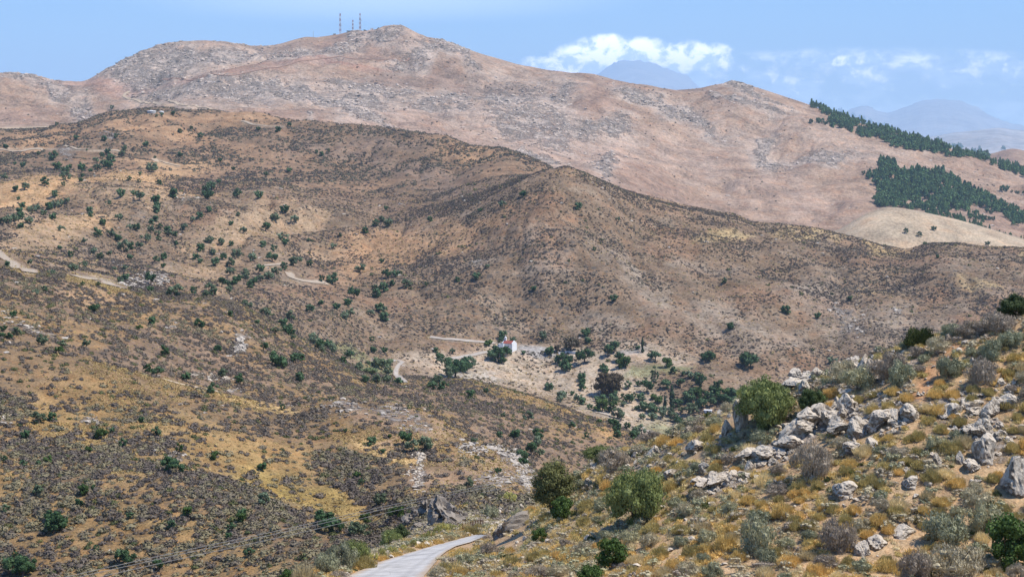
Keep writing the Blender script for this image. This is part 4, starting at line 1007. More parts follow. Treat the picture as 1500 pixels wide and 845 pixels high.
c, f, _ = taper([(0, 0, -1), (0, 0, max(zt - zb, 5))], [.16, .11], 8); poly_mesh('pole', [(c, f)], plain('old_timber', (.14, .10, .07), .9, .2, 5), po_)
poly_mesh('crossarm', [box(-1.3, 1.3, .13, .24, max(zt - zb, 5) - .5, max(zt - zb, 5) - .36)], plain('crossarm_timber', (.14, .10, .07), .9, .2, 5), po_)

# short fence of rusty stakes at the road bend
fe = place(690, 776); fo = empty('fence', fe); tag(fo, 'short fence of rusty stakes beside the road bend', 'fence')
RUST = plain('rusty_iron', (.17, .08, .045), .8, .2, 8)
pts = []
for k in range(9):
    px_ = 678 + k * 3.7; p = place(px_, 779 - k * .9)
    if p is None: continue
    loc = p - fe; pts.append(loc)
    poly_mesh('post', [box(loc.x - .03, loc.x + .03, loc.y - .03, loc.y + .03, loc.z - .2, loc.z + .62)], RUST, fo)
for hgt in (.25, .5):
    c, f, _ = taper([(q.x, q.y, q.z + hgt) for q in pts], [.008] * len(pts), 4); poly_mesh('wire', [(c, f)], RUST, fo)

# ------------------------------------------------------------------ words for labels
_ORD1 = ['', 'first', 'second', 'third', 'fourth', 'fifth', 'sixth', 'seventh', 'eighth', 'ninth', 'tenth', 'eleventh', 'twelfth', 'thirteenth', 'fourteenth', 'fifteenth', 'sixteenth', 'seventeenth', 'eighteenth', 'nineteenth']
_TEN = {2: 'twent', 3: 'thirt', 4: 'fort', 5: 'fift', 6: 'sixt', 7: 'sevent', 8: 'eight', 9: 'ninet'}
def ordinal(n):
    if n < 20: return _ORD1[n]
    if n < 100: return _TEN[n // 10] + ('ieth' if n % 10 == 0 else 'y-' + _ORD1[n % 10])
    return 'hundred-' + (ordinal(n - 100) if n > 100 else 'th')
_seen = {}
def near_label(desc, what, px, py, marks, key=None):
    m = min(marks, key=lambda k: (k[1] - px) ** 2 + ((k[2] - py) * 1.4) ** 2)
    return (desc, what, m, math.hypot(m[1] - px, (m[2] - py) * 1.4))
def finish_labels(items):
    """items: (object, near tuple); ranks every kind round its landmark by distance"""
    g = {}
    for o, (desc, what, m, d) in items: g.setdefault((what, m[0]), []).append((d, o, desc))
    for (what, mn), lst in g.items():
        lst.sort(key=lambda q: q[0])
        for i, (d, o, desc) in enumerate(lst):
            w = (desc + ' ' if desc else '') + what
            lb = f'{w}, {"nearest" if i == 0 else ordinal(i + 1) + " nearest"} to {mn}'
            o['label'] = lb

# ------------------------------------------------------------------ trees of the middle distance and beyond
def mk(name, arr, mat, smooth_=False):
    co, q, t = arr; me = fast_mesh(name, co, q, t, smooth_); me.materials.append(mat); return me
PROTO = {}
def proto(kind, lod, v):
    key = (kind, lod, v)
    if key in PROTO: return PROTO[key]
    sd_ = hash((ord(kind[0]) * 31 + lod * 7 + v * 13)) % 9973
    n = {0: 150, 1: 620, 2: 1900}[lod]; lf = {0: .15, 1: .085, 2: .048}[lod]
    P = dict(o=('oak', dict(clumps=16, clr=.20)), l=('olive', dict(clumps=18, clr=.17, core=.6)), b=('bright', dict(clumps=14, clr=.2)), r=('redbrown', dict(clumps=44, clr=.17, rz=.42, core=.7)),
             n=('brown', dict(clumps=20, clr=.14, core=.45)), p=('pale', dict(clumps=22, clr=.16, rz=.26, cz=.26)), s=('oak', dict(clumps=14, clr=.12, core=.3, rz=.9, cz=.95)), g=('scrub', dict(clumps=14, clr=.17, rz=.3, cz=.32)))
    if kind == 'c':
        R = rs(sd_)
        def shp(cc, R):
            k = len(cc); z = np.linspace(.25, 3.6, k); w = .36 * np.sin(np.clip((z - .1) / 3.7, 0, 1) * math.pi) ** .55 * np.where(z > 2.4, np.clip((4.1 - z) / 1.7, .2, 1), 1)
            return np.stack([R.randn(k) * .06, R.randn(k) * .06, z], -1)
        arr = crown(sd_, n, lf * 1.4, clumps=20, clr=.36, core=.85, shape=shp)
        co = arr[0]; z = co[:, 2:3]; f = np.clip((4.15 - z) / 1.8, .12, 1) * np.clip(z / .5 + .5, .5, 1); co[:, :2] *= f
        m = mk('crown', arr, LM['cypress'])
    else:
        mn_, kw = P[kind]; kw = dict(kw); Rv = rs(sd_ + 1)
        if kind in 'olbn': kw['clumps'] = int(kw['clumps'] * Rv.uniform(.55, 1.3)); kw['clr'] *= Rv.uniform(.85, 1.25); kw['rz'] = kw.get('rz', .42) * Rv.uniform(.85, 1.15); kw['core'] = .62
        m = mk('crown', crown(sd_, n, lf, **kw), LM[mn_])
    tr = mk('trunk', trunk_arr(sd_, top=.5 if kind not in 'cs' else 1.6, h=.3 if kind != 's' else .8), BARK, True)
    PROTO[key] = (m, tr); return PROTO[key]
KN = dict(o=('round_tree', 'dark green rounded tree', 'tree'), l=('olive_tree', 'grey-green olive tree', 'tree'), b=('leafy_tree', 'fresh green leafy tree', 'tree'), c=('cypress_tree', 'slim dark cypress tree', 'tree'),
          r=('plum_tree', 'red-brown domed tree', 'tree'), n=('bushy_tree', 'brownish bushy tree', 'tree'), p=('reed_thicket', 'pale green reed thicket', 'thicket'), s=('tall_tree', 'tall sparse dark tree', 'tree'), g=('shrub', 'grey bushy shrub', 'shrub'))
MARKS = [('the white chapel', 742, 507), ('the long white wall', 836, 517), ('the lone slope cypress', 940, 500), ('the twin cypresses', 978, 582), ('the big red-brown tree', 893, 568), ('the gravel hairpin bend', 585, 545),
         ('the big pale rock face', 350, 505), ('the curved end of the pale track', 160, 413), ('the pale track rocks', 225, 402), ('the orange stubble field', 60, 288), ('the ravine foot', 375, 412), ('the dirt track cutting', 440, 408),
         ('the ridge water tanks', 228, 165), ('the cone-shaped hilltop', 835, 243), ('the grey scree belt', 970, 440), ('the pale path rocks', 300, 553), ('the big dark leftmost-slope tree', 80, 765), ('the white rock spill', 612, 690),
         ('the curved rocky rim', 745, 668), ('the grey crags by the road', 645, 745), ('the hill track end', 10, 219), ('the bare grassy ridge slope', 400, 340), ('the orange grass flank', 560, 372), ('the valley hut', 1037, 600),
         ('the ploughed dome field', 1330, 330), ('the golden slope boulders', 250, 665), ('the roadside gully', 480, 765), ('the pine belt', 1300, 200), ('the far right scrubby hill', 1380, 400), ('the mountain summit', 560, 45), ('the wooded gully bottom', 470, 520), ('the dell outcrop', 275, 300)]
TREES = []
def T(s, ox, oy, rows_):
    for r in rows_:
        TREES.append((ox + r[0] / s, oy + r[1] / s, r[2] / s, r[3] if len(r) > 3 else 'o'))
T(3, 0, 0, [(335,605,22),(235,690,40),(250,733,38),(305,733,24),(475,670,26),(450,683,26),(423,705,30,'l'),(455,722,34,'l'),(488,700,32),(475,728,34),(360,742,36),(428,740,38,'l'),(398,750,18),(362,772,18),(285,752,38),(290,778,42,'l'),(197,803,38),(110,822,34,'l'),(68,832,26),(18,780,32,'l'),(100,727,22),(277,812,20),(355,793,20),(535,677,34,'l'),(547,655,22),(510,600,20),(457,610,24),(640,635,27),(668,740,40,'l'),(567,787,24),(610,797,18),(700,803,28),(792,680,22),(880,600,26),(842,563,20),(790,578,18),(928,820,36),(903,838,32),(967,705,18),(1025,742,16),(1272,750,24),(1168,765,18),(960,800,18),(1135,567,18),(1220,572,24),(1272,548,20),(1413,678,20),(1392,668,16),(1445,663,16),(25,645,22),(168,675,16),(493,472,18),(760,498,16),(712,505,14),(688,510,14),(250,547,16),(615,765,16),(680,693,12),(382,660,10),(65,720,14)])
T(3, 0, 281, [(240,12,26),(80,30,18),(98,62,26),(85,85,28),(88,108,32),(140,82,34,'l'),(162,74,30,'l'),(190,98,32,'l'),(215,66,34),(240,60,36,'l'),(262,52,34,'l'),(295,40,26,'l'),(232,110,34),(15,130,34,'l'),(38,122,34,'l'),(62,118,34,'l'),(125,128,32,'l'),(92,150,26),(395,82,24),(398,102,22),(475,52,24,'l'),(532,10,34),(612,22,38,'l'),(590,8,24),(685,35,36),(690,62,28),(688,82,32),(762,12,38),(915,15,42),(896,8,20),(1042,10,44),(1138,15,34),(918,80,24),(875,107,30),(845,122,22,'l'),(1250,80,34),(1207,115,36,'l'),(1295,122,38,'l'),(1015,140,22),(1045,100,20),(270,163,30,'l'),(427,185,42),(485,188,36,'l'),(518,207,30),(372,218,24,'l'),(453,138,30),(520,112,36,'l'),(568,158,26,'l'),(597,157,36),(665,133,24),(683,120,26),(700,155,26),(665,170,32,'l'),(692,182,28,'l'),(742,183,36,'l'),(735,165,26),(770,188,18),(810,157,26,'l'),(640,207,36,'l'),(610,238,30,'l'),(545,245,48,'l'),(575,242,28),(697,207,26),(773,228,18),(262,247,20),(312,278,28),(412,262,26,'l'),(438,284,34),(480,272,26,'l'),(570,287,24),(922,212,36,'l'),(972,222,30,'l'),(1015,230,20),(880,250,32),(1070,170,34,'l'),(1166,157,42),(1155,232,28),(1205,250,30),(1245,205,38,'l'),(1255,222,32),(1355,212,18),(936,267,26,'l'),(858,287,26),(880,304,24),(688,298,32),(718,290,32),(717,325,22),(1038,275,42,'l'),(1108,290,36,'l'),(1195,293,42),(945,310,38),(982,288,28),(1010,313,42,'l'),(1010,350,38,'l'),(1080,355,44,'l'),(1137,345,44),(1080,378,36,'l'),(975,400,44),(1040,388,42),(1020,412,40),(1008,432,34,'l'),(1110,392,42),(1098,415,34),(1145,380,34,'l'),(1180,370,38,'l'),(1215,350,36,'l'),(1250,330,34),(1290,308,44,'l'),(1312,300,32,'l'),(1358,318,30),(1465,240,28,'l'),(1495,193,16),(1415,385,26),(1462,385,54),(663,388,48),(852,438,32),(768,438,58,'l'),(920,428,46,'l'),(940,443,36),(908,450,34,'l'),(660,430,24),(528,388,32),(552,378,30),(553,337,26,'l'),(320,335,36,'l'),(365,323,30,'l'),(133,312,26,'l'),(32,318,24),(225,355,26,'l'),(430,408,22),(362,408,22),(412,515,40),(197,428,26),(155,445,28,'l'),(57,540,28),(72,618,40,'l'),(15,602,26),(10,630,26),(42,635,28),(183,653,46,'l'),(270,672,38,'l'),(258,697,36,'b'),(378,670,34,'l'),(723,705,46),(668,572,32),(612,597,26,'b'),(875,583,46),(957,690,34),(1158,683,40),(1225,742,72),(1247,762,34,'b'),(1300,735,44),(1322,728,34),(650,782,38),(690,792,48),(820,815,38),(980,797,44,'l'),(1050,823,44),(1317,817,38),(1362,515,36),(1410,490,22),(1480,505,30),(1280,545,48,'l'),(1160,525,36,'l'),(1180,538,30,'l'),(1098,498,30,'l'),(1075,490,28,'l'),(1243,580,38),(1260,602,44),(1278,620,34),(1290,642,26,'l'),(1380,652,50,'l'),(1400,672,44),(1415,690,40,'l'),(1370,637,34,'l'),(1460,690,44,'l'),(1445,675,34),(1210,612,34,'l'),(1130,575,22),(1012,538,24),(500,340,20,'l')])
T(3, 500, 281, [(708,57,30,'l'),(798,10,28),(1040,67,28),(610,80,18),(390,122,22),(150,140,34),(178,122,24,'l'),(207,138,36,'l'),(105,172,26),(197,73,20),(178,305,18),(82,337,44,'l'),(193,365,40),(238,363,28),(260,357,18),(222,403,24),(288,405,42,'l'),(375,405,20),(187,423,38),(148,418,26,'l'),(155,450,38),(55,452,46),(28,487,34),(165,510,38),(185,520,34,'l'),(130,532,30,'l'),(190,553,38),(15,545,34,'l'),(40,535,34,'l'),(595,373,32),(510,387,20),(845,425,24),(1197,470,30),(643,328,22,'l'),(1113,252,18),(1213,122,22,'l'),(133,648,28),(140,697,26),(190,697,26),(40,717,42),(10,745,34),(75,770,40,'l'),(415,697,24),(433,725,34),(433,747,32,'l'),(470,743,32),(488,702,26,'l'),(500,785,82),(535,765,70),(565,750,48,'l'),(470,800,50,'l'),(420,830,54,'l'),(645,663,32,'b'),(710,635,34),(700,652,30),(752,652,28),(887,637,42,'l'),(800,706,18),(915,702,38),(948,690,32,'n'),(1010,672,66,'n'),(1075,618,40),(1083,655,28),(1070,727,62),(1058,820,34),(1153,775,30),(1160,790,28),(1170,702,56),(1198,690,46),(1228,728,42),(1222,755,46,'b'),(1250,752,46,'b'),(1303,685,20),(1380,722,48),(1433,750,48,'b'),(1457,785,28),(155,760,76,'p'),(195,755,60,'p'),(205,787,42,'l'),(105,825,34),(155,825,40,'l'),(200,825,38,'l'),(250,832,34),(120,790,60,'p')])
T(4.693, 800, 460, [(565,492,54),(638,480,38),(695,508,72),(832,488,66),(1065,460,66),(1040,435,50),(985,420,54,'l'),(942,410,34),(922,485,58),(985,565,94),(910,615,58),(1000,655,92,'l'),(1050,545,70,'b'),(1085,565,70,'b'),(1060,615,72),(1190,500,60),(1160,530,60),(1215,560,80,'b'),(1180,590,70),(1255,590,70),(1130,610,60),(1265,540,56),(1300,560,50),(1120,570,56),(1110,300,78),(1145,290,50,'b'),(1365,320,96),(1265,87,48),(245,430,48),(245,470,50),(248,505,48),(390,365,46),(402,392,44),(428,497,158,'r'),(465,575,80),(385,640,80,'b'),(440,640,80,'b'),(350,650,50,'b'),(530,565,34),(532,620,36,'l'),(572,585,54),(600,560,32),(650,570,50),(665,590,40,'l'),(628,645,34),(670,640,54),(712,650,66),(745,665,50),(740,570,44,'b'),(775,590,56,'b'),(490,690,70,'l'),(520,700,54,'l'),(465,760,66),(500,790,62),(490,828,54),(555,770,40),(620,820,60,'l'),(655,795,66,'l'),(600,838,50),(800,685,76,'l'),(850,680,60,'l'),(880,715,66,'l'),(900,740,60),(730,705,54,'l'),(660,705,40,'l'),(930,660,50,'l'),(105,560,60),(95,585,46,'l'),(215,580,56,'l'),(250,600,50),(20,505,42),(300,640,34),(365,738,36,'b'),(390,585,44),(350,585,36),(930,745,40),(180,545,30)])
T(4.693, 800, 460, [(865,590,46,'c'),(816,630,34,'c'),(1060,505,28,'c'),(662,225,28,'c'),(741,455,70,'s'),(760,440,50,'s'),(1188,520,30,'c'),(1158,520,24,'c')])
T(4.693, 600, 460, [(612,285,104),(580,295,74),(650,262,70),(685,265,44),(630,315,64),(1052,310,72),(1080,322,66),(1020,320,46),(1065,355,70),(1085,372,56)])
T(2.987, 0, 562, [(170,152,56,'l'),(228,148,34),(683,210,40),(735,360,66),(770,372,60),(228,585,66),(262,602,76),(240,620,76),(60,800,90),(100,810,90),(120,790,70),(520,765,70),(565,768,66),(360,468,50,'b'),(407,455,24),(208,335,38,'b'),(103,350,36),(168,350,24),(22,330,28),(165,470,54,'l'),(440,222,48,'b'),(490,205,24),(540,264,38),(388,287,30,'b'),(785,285,34,'b'),(940,315,44,'b'),(1147,365,38),(1155,510,62,'l'),(1055,590,50,'b'),(1060,565,34),(30,550,34),(345,525,34),(930,25,44),(1235,105,26),(820,560,44,'b'),(750,620,34),(1012,632,38),(690,798,44),(568,575,28),(112,228,38),(620,160,24),(1000,665,28),(420,720,30),(65,745,28),(1090,740,40)])
T(2.987, 400, 562, [(570,243,62),(610,277,50,'l'),(667,268,58,'l'),(430,252,38),(1117,143,42,'l'),(1005,138,24),(1060,225,38),(992,225,24),(1158,218,48),(1155,255,40,'l'),(1128,293,54),(1165,305,36,'l'),(1090,320,48),(1092,345,40),(855,438,40,'l'),(985,380,26),(470,508,54,'l'),(370,400,34,'b'),(863,45,34),(930,32,24),(1205,17,34),(1262,55,38,'l'),(700,10,40),(745,12,40),(510,228,22,'b'),(315,205,20),(225,590,70),(250,620,76),(280,630,50),(350,640,70,'l'),(390,650,60,'l'),(405,595,52,'b'),(540,570,64,'b'),(385,430,28),(480,295,20),(1370,228,24),(880,250,30,'l'),(1310,180,30)])
T(3, 1000, 281, [(183,393,26),(455,520,36),(593,545,28),(208,592,30),(98,722,40),(122,728,34),(272,738,60),(300,752,56),(735,468,20),(983,174,22),(1042,186,24),(1104,162,20),(1064,228,14),(1120,285,14),(1340,228,18),(660,745,34,'l')])
T(3.84, 1180, 140, [(30,148,22),(72,145,26),(92,148,28),(112,158,20),(285,210,14),(308,212,16),(325,435,24),(1115,297,26),(1105,527,36),(1130,527,30),(1160,540,18),(1182,546,16),(1196,546,16),(1228,548,18),(1020,648,26),(1045,655,26),(965,655,20),(1010,690,24),(1035,690,24),(1055,692,26),(985,690,22),(40,60,30),(65,58,34),(90,70,32),(128,80,26)])
T(7.04, 450, 0, [(592,318,20),(561,272,14),(516,695,18),(645,295,12),(552,322,10)])
tree_items = []
def rank_group(px, py):
    return None
for i, (px, py, w, k) in enumerate(TREES):
    asp = {'c': 1.0, 's': 1.0}.get(k, 1.0)
    bpy_ = py + w * (.40 if k not in 'cs' else (1.4 if k == 'c' else .5))
    if k == 'p': bpy_ = py + w * .18
    p = place(px, bpy_, 'VA' if bpy_ > 470 else None)
    if p is None: p = place(px, bpy_ + 6)
    if p is None: continue
    if px > 855 and py > 560 and px < 1110: w *= 1.06
    W_ = w * p.y / F * (1.18 if k not in 'cs' else 1.0)
    R = rs(i + 5)
    lod = 0 if w < 13 else (1 if w < 26 else 2)
    v = R.randint(0, 7 if lod else 4)
    m, tr = proto(k, lod, v)
    hz = R.uniform(.86, 1.08) * (1.05 if k not in 'p' else 1)
    nm, what, cat = KN[k]
    if w < 11:
        o = bpy.data.objects.new(nm, m); COL.objects.link(o)
    else:
        o = bpy.data.objects.new(nm, None); COL.objects.link(o); o.empty_display_size = .5
        for cn, me_ in (('crown', m), ('trunk', tr)):
            c_ = bpy.data.objects.new(cn, me_); COL.objects.link(c_); c_.parent = o
    sx, sy = R.uniform(.9, 1.1), R.uniform(.9, 1.1)
    o.location = (p.x, p.y, p.z - .02 * W_); o.rotation_euler = (0, 0, R.uniform(0, 6.28)); o.scale = (W_ * sx, W_ * sy, W_ * hz)
    o['category'] = cat; o['group'] = {'tree': 'trees scattered over the slopes and valley', 'thicket': 'reed thickets on the damp valley bottom', 'shrub': 'grey shrubs'}[cat]
    size = 'small' if w < 9 else ('large' if w > 20 else '')
    tree_items.append((o, near_label(size, what, px, py, MARKS)))
finish_labels(tree_items)

# ------------------------------------------------------------------ pine plantations on the mountain flank (read as woods)
def inpoly(x, y, poly):
    c = np.zeros(len(x), bool); n = len(poly)
    for i in range(n):
        x1, y1 = poly[i]; x2, y2 = poly[(i + 1) % n]
        t = ((y1 > y) != (y2 > y)) & (x < (x2 - x1) * (y - y1) / (y2 - y1 + 1e-9) + x1); c ^= t
    return c
def pinet(seed):
    R = rs(seed); n = 110
    z = R.uniform(.12, 1, n) ** .9; r = (1.02 - z) * .33 * R.uniform(.55, 1.1, n) + .03; a = R.uniform(0, 6.28, n)
    c = np.stack([r * np.cos(a), r * np.sin(a), z], -1); nn = unit(np.stack([np.cos(a), np.sin(a), np.full(n, .8)], -1) + R.randn(n, 3) * .5)
    co, q = quads_at(c, nn, .15, .2, R)
    ic, it = ICO[1]; core = ic * np.array([.19, .19, .40]) + np.array([0, 0, .48])
    return join([(co, q, None), (core, None, it), taper([[0, 0, -.1], [0, 0, .3]], [.03, .02], 5)])
PT = [pinet(3), pinet(4), pinet(5), crown(61, 110, .17, clumps=9, clr=.2, rz=.46, cz=.52)]
def wood(name, polys, step, label, hmin, hmax, gaps=(), seed=1, kind='stuff'):
    R = rs(seed); P, S_, TN = [], [], []
    for poly in polys:
        poly = [(1180 + x / 3.84, 140 + y / 3.84) for x, y in poly]
        xs = [q[0] for q in poly]; ys = [q[1] for q in poly]
        n = int((max(xs) - min(xs)) * (max(ys) - min(ys)) / step ** 2)
        X = R.uniform(min(xs), max(xs), n); Y = R.uniform(min(ys), max(ys), n)
        X2 = X + (vnoise(X / 6, Y / 5, 2) - .5) * 8; Y2 = Y + (vnoise(X / 5, Y / 6, 3) - .5) * 5
        ok = inpoly(X2, Y2, poly) & (vnoise(X / 4.5, Y / 3, 4) > .30) & (vnoise(X / 14, Y / 7, 5) > .16)
        for gx, gy, gr, gq in gaps: ok &= ((X - gx) / gr) ** 2 + ((Y - gy) / gq) ** 2 > 1
        for x, y in zip(X[ok], Y[ok]):
            p = place(x, y + 2, 'V6')
            if p is None: continue
            h_ = R.uniform(hmin, hmax) * R.uniform(.75, 1.15) * p.y / F; P.append(p[:]); S_.append((h_ * R.uniform(.8, 1.15),) * 2 + (h_,)); TN.append(R.rand())
    P = np.array(P); o = cloud_mesh(name, PT, P, np.array(S_), R.uniform(0, 6.28, len(P)), np.array(TN), LM['pine'])
    o['label'] = label; o['category'] = 'wood'; return o
belt = [(20, 42), (60, 52), (110, 75), (150, 88), (270, 132), (400, 168), (560, 216), (720, 258), (860, 292), (1000, 332), (1045, 362), (1110, 378), (1240, 425), (1240, 460), (1100, 412), (1045, 388), (990, 352), (850, 337), (780, 332), (680, 307), (560, 300), (480, 272), (410, 237), (320, 222), (220, 177), (145, 165), (142, 110), (60, 72)]
lower = [(425, 368), (470, 365), (540, 424), (640, 418), (700, 432), (770, 424), (830, 452), (860, 492), (930, 518), (1000, 558), (1060, 588), (1130, 612), (1240, 662), (1240, 702), (1180, 727), (1130, 682), (1080, 652), (1010, 622), (940, 612), (920, 642), (850, 645), (700, 645), (600, 640), (530, 632), (400, 612), (385, 590), (405, 548), (390, 472), (350, 462), (360, 428), (410, 432)]
strip = [(655, 655), (780, 648), (860, 678), (940, 640), (1000, 700), (990, 735), (1060, 765), (1240, 800), (1240, 818), (1060, 782), (980, 752), (860, 712), (700, 678)]
wood('pine_wood', [belt], 1.55, 'long narrow belt of dark pines climbing the mountain shoulder', 6.5, 10.5, seed=4)
wood('pine_wood', [lower], 1.7, 'broad dark pine plantation above the ploughed dome field', 6.5, 11.5, gaps=((1353, 294, 9, 4), (1300, 262, 12, 3)), seed=5)
wood('pine_wood', [strip], 1.9, 'thin straggling pine strip along the top of the ploughed field', 4.5, 7.5, gaps=((1420, 322, 8, 3),), seed=6)

# ------------------------------------------------------------------ low scrub of the hills
def lump(seed, n, w, l, core=.8, sub=1, flat=.75):
    R = rs(seed)
    d = unit(R.randn(n, 3)); d[:, 2] = np.abs(d[:, 2]); lumpf = (.7 + .5 * n3(d, 1.6, seed % 4))
    c = d * np.array([.5, .5, .42]) * lumpf[:, None] * R.uniform(.75, 1.08, n)[:, None]
    co, q = quads_at(c, unit(d + R.randn(n, 3) * .6), w, l, R)
    ic, it = ICO[sub]; m = ic.copy(); m[:, 2] = np.maximum(m[:, 2], -.15)
    return join([(co, q, None), (m * np.array([.5, .5, .42]) * ((.7 + .5 * n3(unit(m), 1.6, seed % 4)) * core)[:, None], None, it)])
LF = [lump(100 + k, 9, .28, .34) for k in range(5)]
def blades(seed, n):
    R = rs(seed); d = unit(R.randn(n, 3)); d[:, 2] = np.abs(d[:, 2]); c = d * np.array([.5, .5, .34])
    return quads_at(c, unit(d + R.randn(n, 3) * .4), .34, .42, R, unit(d * .6 + np.array([0, 0, .8]))) + (np.zeros((0, 3), int),)
LG1 = [blades(140 + k, 7) for k in range(5)]
LMID = [lump(120 + k, 42, .13, .22) for k in range(6)]
def gridlookup(A, x, y):
    px = CX + x / y * F; j = np.clip(np.round(np.interp(px, PX, np.arange(NC))).astype(int), 0, NC - 1)
    # row by depth: all columns have nearly the same ordering, search per column group
    r = np.empty(len(x), int); idx = np.argsort(j); js, st = np.unique(j[idx], return_index=True); st = list(st) + [len(idx)]
    for q, jj in enumerate(js):
        k = idx[st[q]:st[q + 1]]; r[k] = np.searchsorted(GY[:, jj], y[k])
    return A[np.clip(r, 0, NR - 1), j]
CLEAR = [(742, 508, 26, 9), (790, 509, 34, 5), (925, 518, 20, 4)]
def scatter(y0, y1, per_m2, seed, dens, px0=-200, px1=1720):
    R = rs(seed); area = (px1 - px0) / F * (y1 ** 2 - y0 ** 2) / 2; n = int(area * per_m2)
    y = np.sqrt(R.uniform(y0 ** 2, y1 ** 2, n)); px = R.uniform(px0, px1, n); x = (px - CX) / F * y
    z, o, vis = heights(x, y)
    x, y, z, o, px = (a[vis] for a in (x, y, z, o, px))
    py = HY - z / y * F
    d = dens(x, y, o, px, py)
    for cx_, cy_, rx_, ry_ in CLEAR: d = d * (((px - cx_) / rx_) ** 2 + ((py - cy_) / ry_) ** 2 > 1)
    ok = R.rand(len(x)) < d
    return x[ok], y[ok], z[ok], o[ok], px[ok], py[ok], R
def scrub(name, y0, y1, per, seed, smin, smax, tm, mat, dens, label, cat, hz=1.0, pw=1.6):
    x, y, z, o, px, py, R = scatter(y0, y1, per, seed, dens, *((-40, 1850) if y1 < 140 else (-200, 1720)))
    n = len(x); s = smin + (smax - smin) * R.rand(n) ** pw
    ob = cloud_mesh(name, tm, np.stack([x, y, z - s * .04], -1), np.stack([s, s * R.uniform(.8, 1.2, n), s * hz * R.uniform(.75, 1.15, n)], -1), R.uniform(0, 6.28, n), np.clip(R.rand(n) * .5 + fbm(x / 14, y / 20, 3, 1) - .25, 0, .999), mat)
    ob['label'] = label; ob['category'] = cat
    print(name, n)
    return ob
def d_scr(gam=1.0, lo=None, hi=None, ns=14, seed=3, inv=False):
    def f(x, y, o, px, py):
        s = gridlookup(SCR, x, y); c = smooth(fbm(x / ns, y / ns, 4, seed), .40, .58) * (.45 + .75 * smooth(fbm(x / ns / 4, y / ns / 4, 3, seed + 1), .38, .58))
        d = np.clip(s, 0, 1.2) ** gam * (.20 + 1.15 * c) * (1 + np.clip(-gridlookup(REL, x, y), -5, 5) * .09)
        if inv: d = np.clip(1.15 - s, .1, 1) * (.35 + .8 * (1 - c)) * (1 - gridlookup(ROCK, x, y))
        if lo: d = d * (o > LI[lo])
        if hi: d = d * (o < LI[hi])
        return d
    return f
scrub('scrub', 185, 530, 1.05, 11, .4, 1.7, LMID, LM['scrub'], d_scr(1.0, 'VA', 'V3', 7, 3), 'low grey-brown thorny scrub dotted over the near hills', 'scrub')
scrub('green_scrub', 185, 530, .11, 12, .5, 1.6, LMID, LM['tuftgreen'], d_scr(1.0, 'VA', 'V3', 22, 5), 'small dull green shrubs mixed in the scrub of the near hills', 'scrub')
scrub('scrub', 188, 300, 1.1, 19, .8, 2.3, LMID, LM['scrub'], d_scr(2.2, 'VA', 'B2S', 11, 1), 'thick grey-brown thorny mats on the lowest left slope', 'scrub', .85)
scrub('dry_grass', 185, 530, 6.0, 13, .22, .75, LG1, LM['tuftgold'], d_scr(1.0, 'VA', 'V3', 12, 3, inv=True), 'golden dry grass tufts covering the near hills', 'grass', .8)
scrub('scrub', 520, 1330, .60, 14, .6, 2.0, LF, LM['scrubfar'], d_scr(1.0, 'V3', 'V4', 26, 4), 'dark low scrub dotting the cone-shaped hill and the valley sides', 'scrub')
scrub('dry_grass', 520, 1330, .20, 15, .6, 1.7, LG1, LM['tuftgold'], d_scr(1.0, 'V3', 'V4', 30, 4, inv=True), 'pale dry grass clumps on the cone-shaped hill and valley sides', 'grass', .7)
scrub('green_scrub', 520, 1330, .0022, 16, 1.4, 3.6, LF, LM['tuftgreen'], d_scr(1.0, 'V3', 'V4', 60, 5), 'scattered small green shrubs on the valley sides', 'scrub')
scrub('scrub', 1330, 1820, .13, 17, 1.4, 3.6, LF, LM['scrubfar'], d_scr(1.0, 'D2S', 'V5', 50, 2), 'dark scrub speckling the long ridge below the mountain', 'scrub')
scrub('scrub', 2400, 3560, .0016, 18, 2.0, 4.6, LF, LM['scrubfar'], lambda x, y, o, px, py: (o > LI['V6']) * smooth(fbm(x / 130, y / 130, 4, 2), .42, .62) * .8, 'sparse dark bushes speckling the pink mountain', 'scrub')

# ------------------------------------------------------------------ rocks of the middle distance: each outcrop is one thing
def crag_bits(name, y0, y1, per, seed, smin, smax, lo, hi, label, mat):
    x, y, z, o, px, py, R = scatter(y0, y1, per, seed, lambda x, y, o, px, py: (o > LI[lo]) * (o < LI[hi]) * np.clip(gridlookup(ROCK, x, y) * 1.2 * (.3 + smooth(fbm(x / smax / 5, y / smax / 6, 4, 2), .38, .6)) + .012, 0, 1))
    n = len(x); s = (smin + (smax - smin) * R.rand(n) ** 2.2) * .6
    t_ = [rock(k + 140, 1, .9) for k in range(8)]
    o_ = cloud_mesh(name, t_, np.stack([x, y, z + s * .12], -1), np.stack([s * R.uniform(.9, 1.9, n), s * R.uniform(.8, 1.4, n), s * R.uniform(.4, .9, n)], -1), R.uniform(-.6, .6, n), R.rand(n), mat)
    o_['label'] = label; o_['category'] = 'rocks'; print(name, n)
crag_bits('mountain_rocks', 2400, 3560, .014, 41, 1.6, 6.0, 'V6', 'V7', 'countless pale limestone ledges and blocks breaking through the mountain flank', ROCKMT)
crag_bits('scattered_rocks', 560, 1330, .10, 42, .6, 2.2, 'V3', 'V4', 'small pale stones breaking through the valley slopes', ROCKF)
crag_bits('scattered_rocks', 190, 530, .35, 43, .25, 1.1, 'VA', 'V3', 'small pale stones breaking through the near hills', ROCKF)
RK = [rock(k, 2, .8) for k in range(8)]
RK3 = [rock(20 + k, 3, 1.0) for k in range(8)]
FARB = [mk('boulder', rock(60 + k, 3, .9), ROCKF) for k in range(6)]
boulder_items = []
